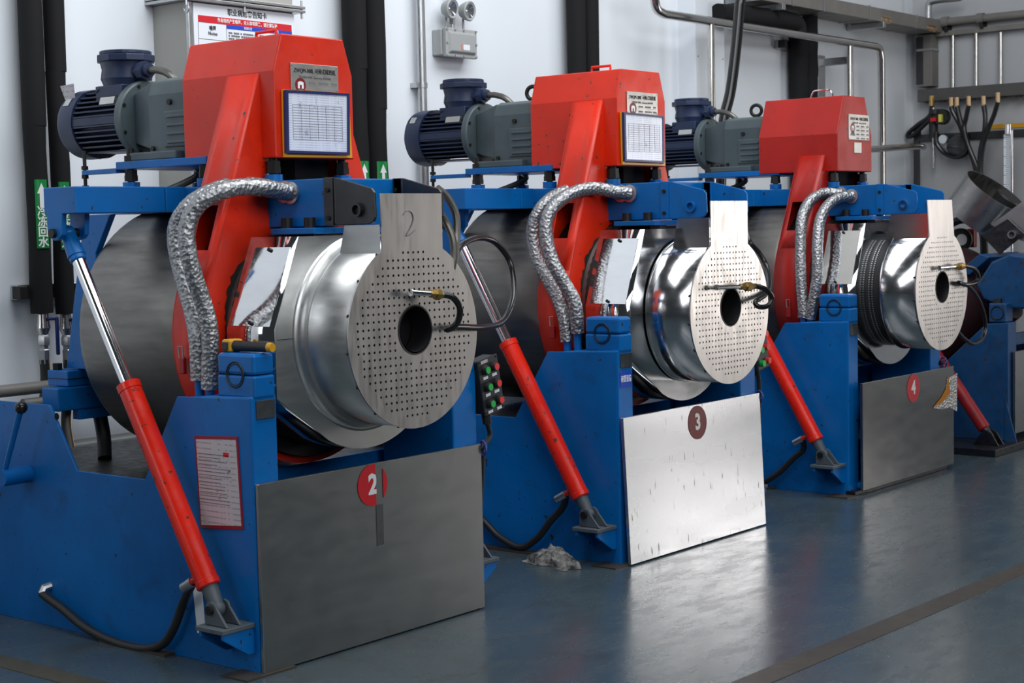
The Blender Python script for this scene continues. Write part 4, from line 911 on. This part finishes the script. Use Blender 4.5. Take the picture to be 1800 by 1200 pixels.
MB().prism([(p.y, p.z) for p in (P5(1716, 500, 6.9), P5(1742, 460, 6.9), P5(1775, 446, 6.9), P5(1815, 452, 6.9), P5(1830, 545, 6.9), P5(1762, 541, 6.9), P5(1728, 525, 6.9))], 0, 6.9, 7.8).build('tilting_frame', BLUE5, t, 0, .015)
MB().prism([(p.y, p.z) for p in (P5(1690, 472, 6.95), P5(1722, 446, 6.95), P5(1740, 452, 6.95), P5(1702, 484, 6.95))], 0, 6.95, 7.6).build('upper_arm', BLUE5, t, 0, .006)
hc = px(1752, 336, X, 7.35); hd = V3((0, -.62, .78)).normalized()
MB().lathe([(-.26, .245), (0, .25), (0, .244), (-.26, .24)], hc, hd, 56, False).build('open_hood', steel('hood_steel', (.42, .41, .40, 1), .33, .08, (8, 2, 2), .6), t)
MB().lathe([(-.255, .001), (-.25, .242)], hc, hd, 40, False).build('hood_floor', DARKSTEEL, t)
MB().lathe([(-.1, .1), (-.01, .1), (.0, .09), (.0, .001)], hc+V3((.1, -.06, -.04)), hd, 30).build('hood_fan', BLACK, t)
pl5 = [px(u, v, X, 7.12) for u, v in ((1724, 413), (1772, 384), (1801, 411), (1757, 447))]
hp5 = MB().prism([(p.y, p.z) for p in pl5], 0, 7.12, 7.135).build('hinge_plate', DARKSTEEL, t, 0, .003)
b5 = px(1780, 412, X, 7.11); MB().lathe([(0, .03), (.03, .03), (.03, .02), (0, .02)], b5+V3((.01, 0, 0)), (-1, 0, 0), 20, False).build('hinge_bush', GALV, hp5)
MB().prism([(p.y, p.z) for p in [px(u, v, X, 7.16) for u, v in ((1742, 395), (1800, 352), (1830, 440), (1790, 420))]], 0, 7.16, 7.18).build('hood_web', STEEL, t, 0)
o5 = px(1690, 545, X, 7.1); MB().lathe([(-.35, .2), (-.3, .32), (.3, .32), (.35, .2)], (7.3, o5.y+.1, o5.z), V3((0, -.5, .4)), 40).build('drum', plain('dark_red_rubber', (.03, .008, .01, 1), .5), t)
rebase(t)
# ------------------------------------------------------------------ end wall equipment
xw = EX-.22
hs = {'leftmost': [(1672, 186), (1675, 197), (1684.5, 214), (1691, 229), (1697, 251), (1706, 270), (1713, 290), (1717, 312), (1718, 345)],
      'second': [(1682, 186), (1686, 203), (1692, 225), (1700, 251), (1711, 279), (1719, 305), (1720, 345)],
      'third': [(1703, 184), (1698, 208), (1695, 226), (1702, 255), (1714, 285), (1722, 310), (1722, 345)],
      'fourth': [(1729, 184), (1732, 206), (1730, 235), (1724, 262), (1722, 290), (1724, 345)],
      'rightmost': [(1754, 178), (1748, 200), (1737, 227), (1728, 257), (1724, 298), (1726, 345)]}
for i, (k, v) in enumerate(hs.items()):
    pts = [px(u, w, X, xw-.048*i) for u, w in v]
    t = thing('manifold_hose', pts[-1], k+' of the five black hoses dropping from the manifold tray', 'hose', 'hoses under the manifold tray')
    MB().tube(spl(pts, 6), .021, 10).build('hose', BLACKGL, t)
    MB().cyl(pts[0]-V3((0, 0, .01)), pts[0]+V3((0, 0, .075)), .021, n=10).build('hose_end', COPPERY, t); rebase(t)
lp = [px(u, w, X, xw) for u, w in ((1638, 186), (1634, 204), (1614, 219), (1598, 233), (1596, 240), (1606, 237), (1626, 218), (1636, 210))]
t = thing('looped_hose', lp[0], 'short black hose looping left below the corner of the manifold tray', 'hose')
MB().tube(spl(lp, 6), .021, 10).build('hose', BLACKGL, t); MB().cyl(lp[0], lp[0]+V3((0, 0, .09)), .024, n=10).build('hose_end', BRASS, t); rebase(t)
lp = [px(u, w, X, xw-.05) for u, w in ((1646, 232), (1646, 247), (1650, 258), (1663, 271), (1681, 276), (1696, 271), (1702, 260))]
tag(MB().tube(spl(lp, 6), .021, 10).build('looped_hose', BLACKGL), 'black hose curving in a low bow under the valve set', 'hose')
c = px(1650, 212, X, xw)
t = thing('regulator_set', c, 'black regulator and valve set with red and yellow caps on the end wall', 'valve')
MB().cyl(c+V3((0, .05, -.15)), c+V3((0, .05, .1)), .04, n=12).build('body', BLACK, t)
MB().cyl(c+V3((-.06, -.04, .03)), c+V3((.02, -.04, .03)), .07, n=14).build('dial', BLACK, t); MB().cyl(c+V3((-.04, .02, .06)), c+V3((-.04, .02, .1)), .05, n=12).build('knob', BLACK, t)
MB().box(c.x-.09, c.x-.05, c.y-.01, c.y+.04, c.z-.01, c.z+.025).build('red_cap', REDP, t, 0, .004); MB().box(c.x-.1, c.x-.06, c.y-.07, c.y-.04, c.z-.02, c.z+.05).build('yellow_cap', plain('lemon_plastic', srgb(215, 205, 90)), t, 0, .004)
MB().cyl(c+V3((0, .05, -.42)), c+V3((0, .05, .12)), .014).build('pipe', SUSPIPE, t)
MB().cyl(c+V3((-.05, -.06, -.17)), c+V3((-.02, -.06, -.17)), .04).build('sight_glass', GLASSY, t); rebase(t)
c = px(1683, 257, X, xw-.0)
tag(MB().lathe([(-.05, .01), (-.045, .07), (0, .1), (.03, .09), (.04, .03)], c, (-1, 0, 0), 24).build('filter_bowl', plain('smoked_bowl', (.03, .03, .033, 1), .12)), 'dark smoked filter bowl on the end wall behind the hoses', 'filter')
c = [px(u, v, X, EX-.12) for u, v in ((1617, 246), (1900, 235), (1900, 620), (1617, 620))]
t = thing('instrument_board', (EX-.12, c[0].y, c[2].z), 'grey glossy instrument board with dark frame on the end wall', 'board')
MB().box(EX-.13, EX-.10, c[1].y, c[0].y, c[2].z, c[0].z).build('panel', plain('grey_gloss_panel', (.36, .36, .365, 1), .16), t, 0)
MB().box(EX-.16, EX-.10, c[0].y-.005, c[0].y+.045, c[2].z, c[0].z+.12).build('frame_post', DARKSTEEL, t, 0, .003); MB().box(EX-.16, EX-.10, c[1].y, c[0].y, c[0].z-.02, c[0].z+.045).build('frame_rail', DARKSTEEL, t, 0, .003)
y1_ = px(1742, 230, X, EX-.13).y; MB().box(EX-.16, EX-.1, c[1].y, y1_, c[0].z+.06, c[0].z+.10).build('yellow_rail', YELL, t, 0, .003); rebase(t)
a0, a1 = px(1764, 236, X, 9.7), px(1781, 388, X, 9.7)
t = thing('level_gauge', (9.7, a0.y, a1.z), 'white graduated level gauge with bright tube standing by the end wall', 'gauge')
MB().box(9.7, 9.72, a1.y+.03, a0.y, a1.z-.4, a0.z).build('scale_plate', SIGNW, t, 0, .002); MB().box(9.72, 9.75, a1.y+.04, a1.y+.08, 0, a0.z-.05).build('stand_post', DARKSTEEL, t, 0)
MB().cyl((9.69, a1.y+.01, a1.z-.4), (9.69, a1.y+.01, a0.z+.03), .014).build('tube', CHROME, t); MB().cyl((9.69, a1.y+.04, a0.z), (9.69, a1.y+.04, a0.z+.08), .03).build('cap', CHROME, t)
m = MB(); z = a0.z-.03; i = 0
while z > a1.z-.3: m.box(9.698, 9.7, a1.y+.035, a1.y+(.065 if i % 5 else .085), z-.002, z+.002); z -= .016; i += 1
g_ = m.build('graduations', GREYP, t, 0); g_['kind'] = 'stuff'; rebase(t)
pts = [px(1480, 264, Y, 1.9), px(1537, 262, Y, 1.9), px(1590, 258, Y, 1.9), px(1615, 257, Y, 1.9)]
e1 = px(1645, 259, X, EX-.15)
e1 = e1+V3((-.12, .06, 0))
tag(MB().tube([pts[0], pts[1], pts[2], pts[3], e1], .028, 12).build('stainless_pipe', SUSPIPE), 'horizontal stainless pipe between the rightmost red cover and the end wall', 'pipe')
c = px(1686, 421, X, 7.6)
t = thing('pressure_gauge', c, 'round pressure gauge with white face above the last perforated plate', 'gauge')
MB().lathe([(0, .085), (.05, .085), (.055, .075), (.05, .07), (.045, .001)], c, V3((-.7, -.7, 0)), 28).build('case', BLACK, t)
MB().lathe([(.047, .001), (.048, .042)], c, V3((-.7, -.7, 0)), 24, False).build('dial_face', SIGNW, t); MB().box(c.x+.04, c.x+.1, c.y-.1, c.y-.04, c.z-.06, c.z+.08).build('red_cap', REDDARK, t, 0, .01)
MB().cyl(c-V3((0, 0, .35)), c-V3((0, 0, .08)), .016).build('stem', GALV, t); rebase(t)
pts = [px(u, v, X, 7.5) for u, v in ((1668, 395), (1690, 386), (1712, 389), (1726, 402), (1730, 440), (1728, 500))]
tag(MB().tube(spl(pts, 6), .03, 10).build('machine_hose', BLACK), 'thick dark hose arching behind the last perforated plate', 'hose')
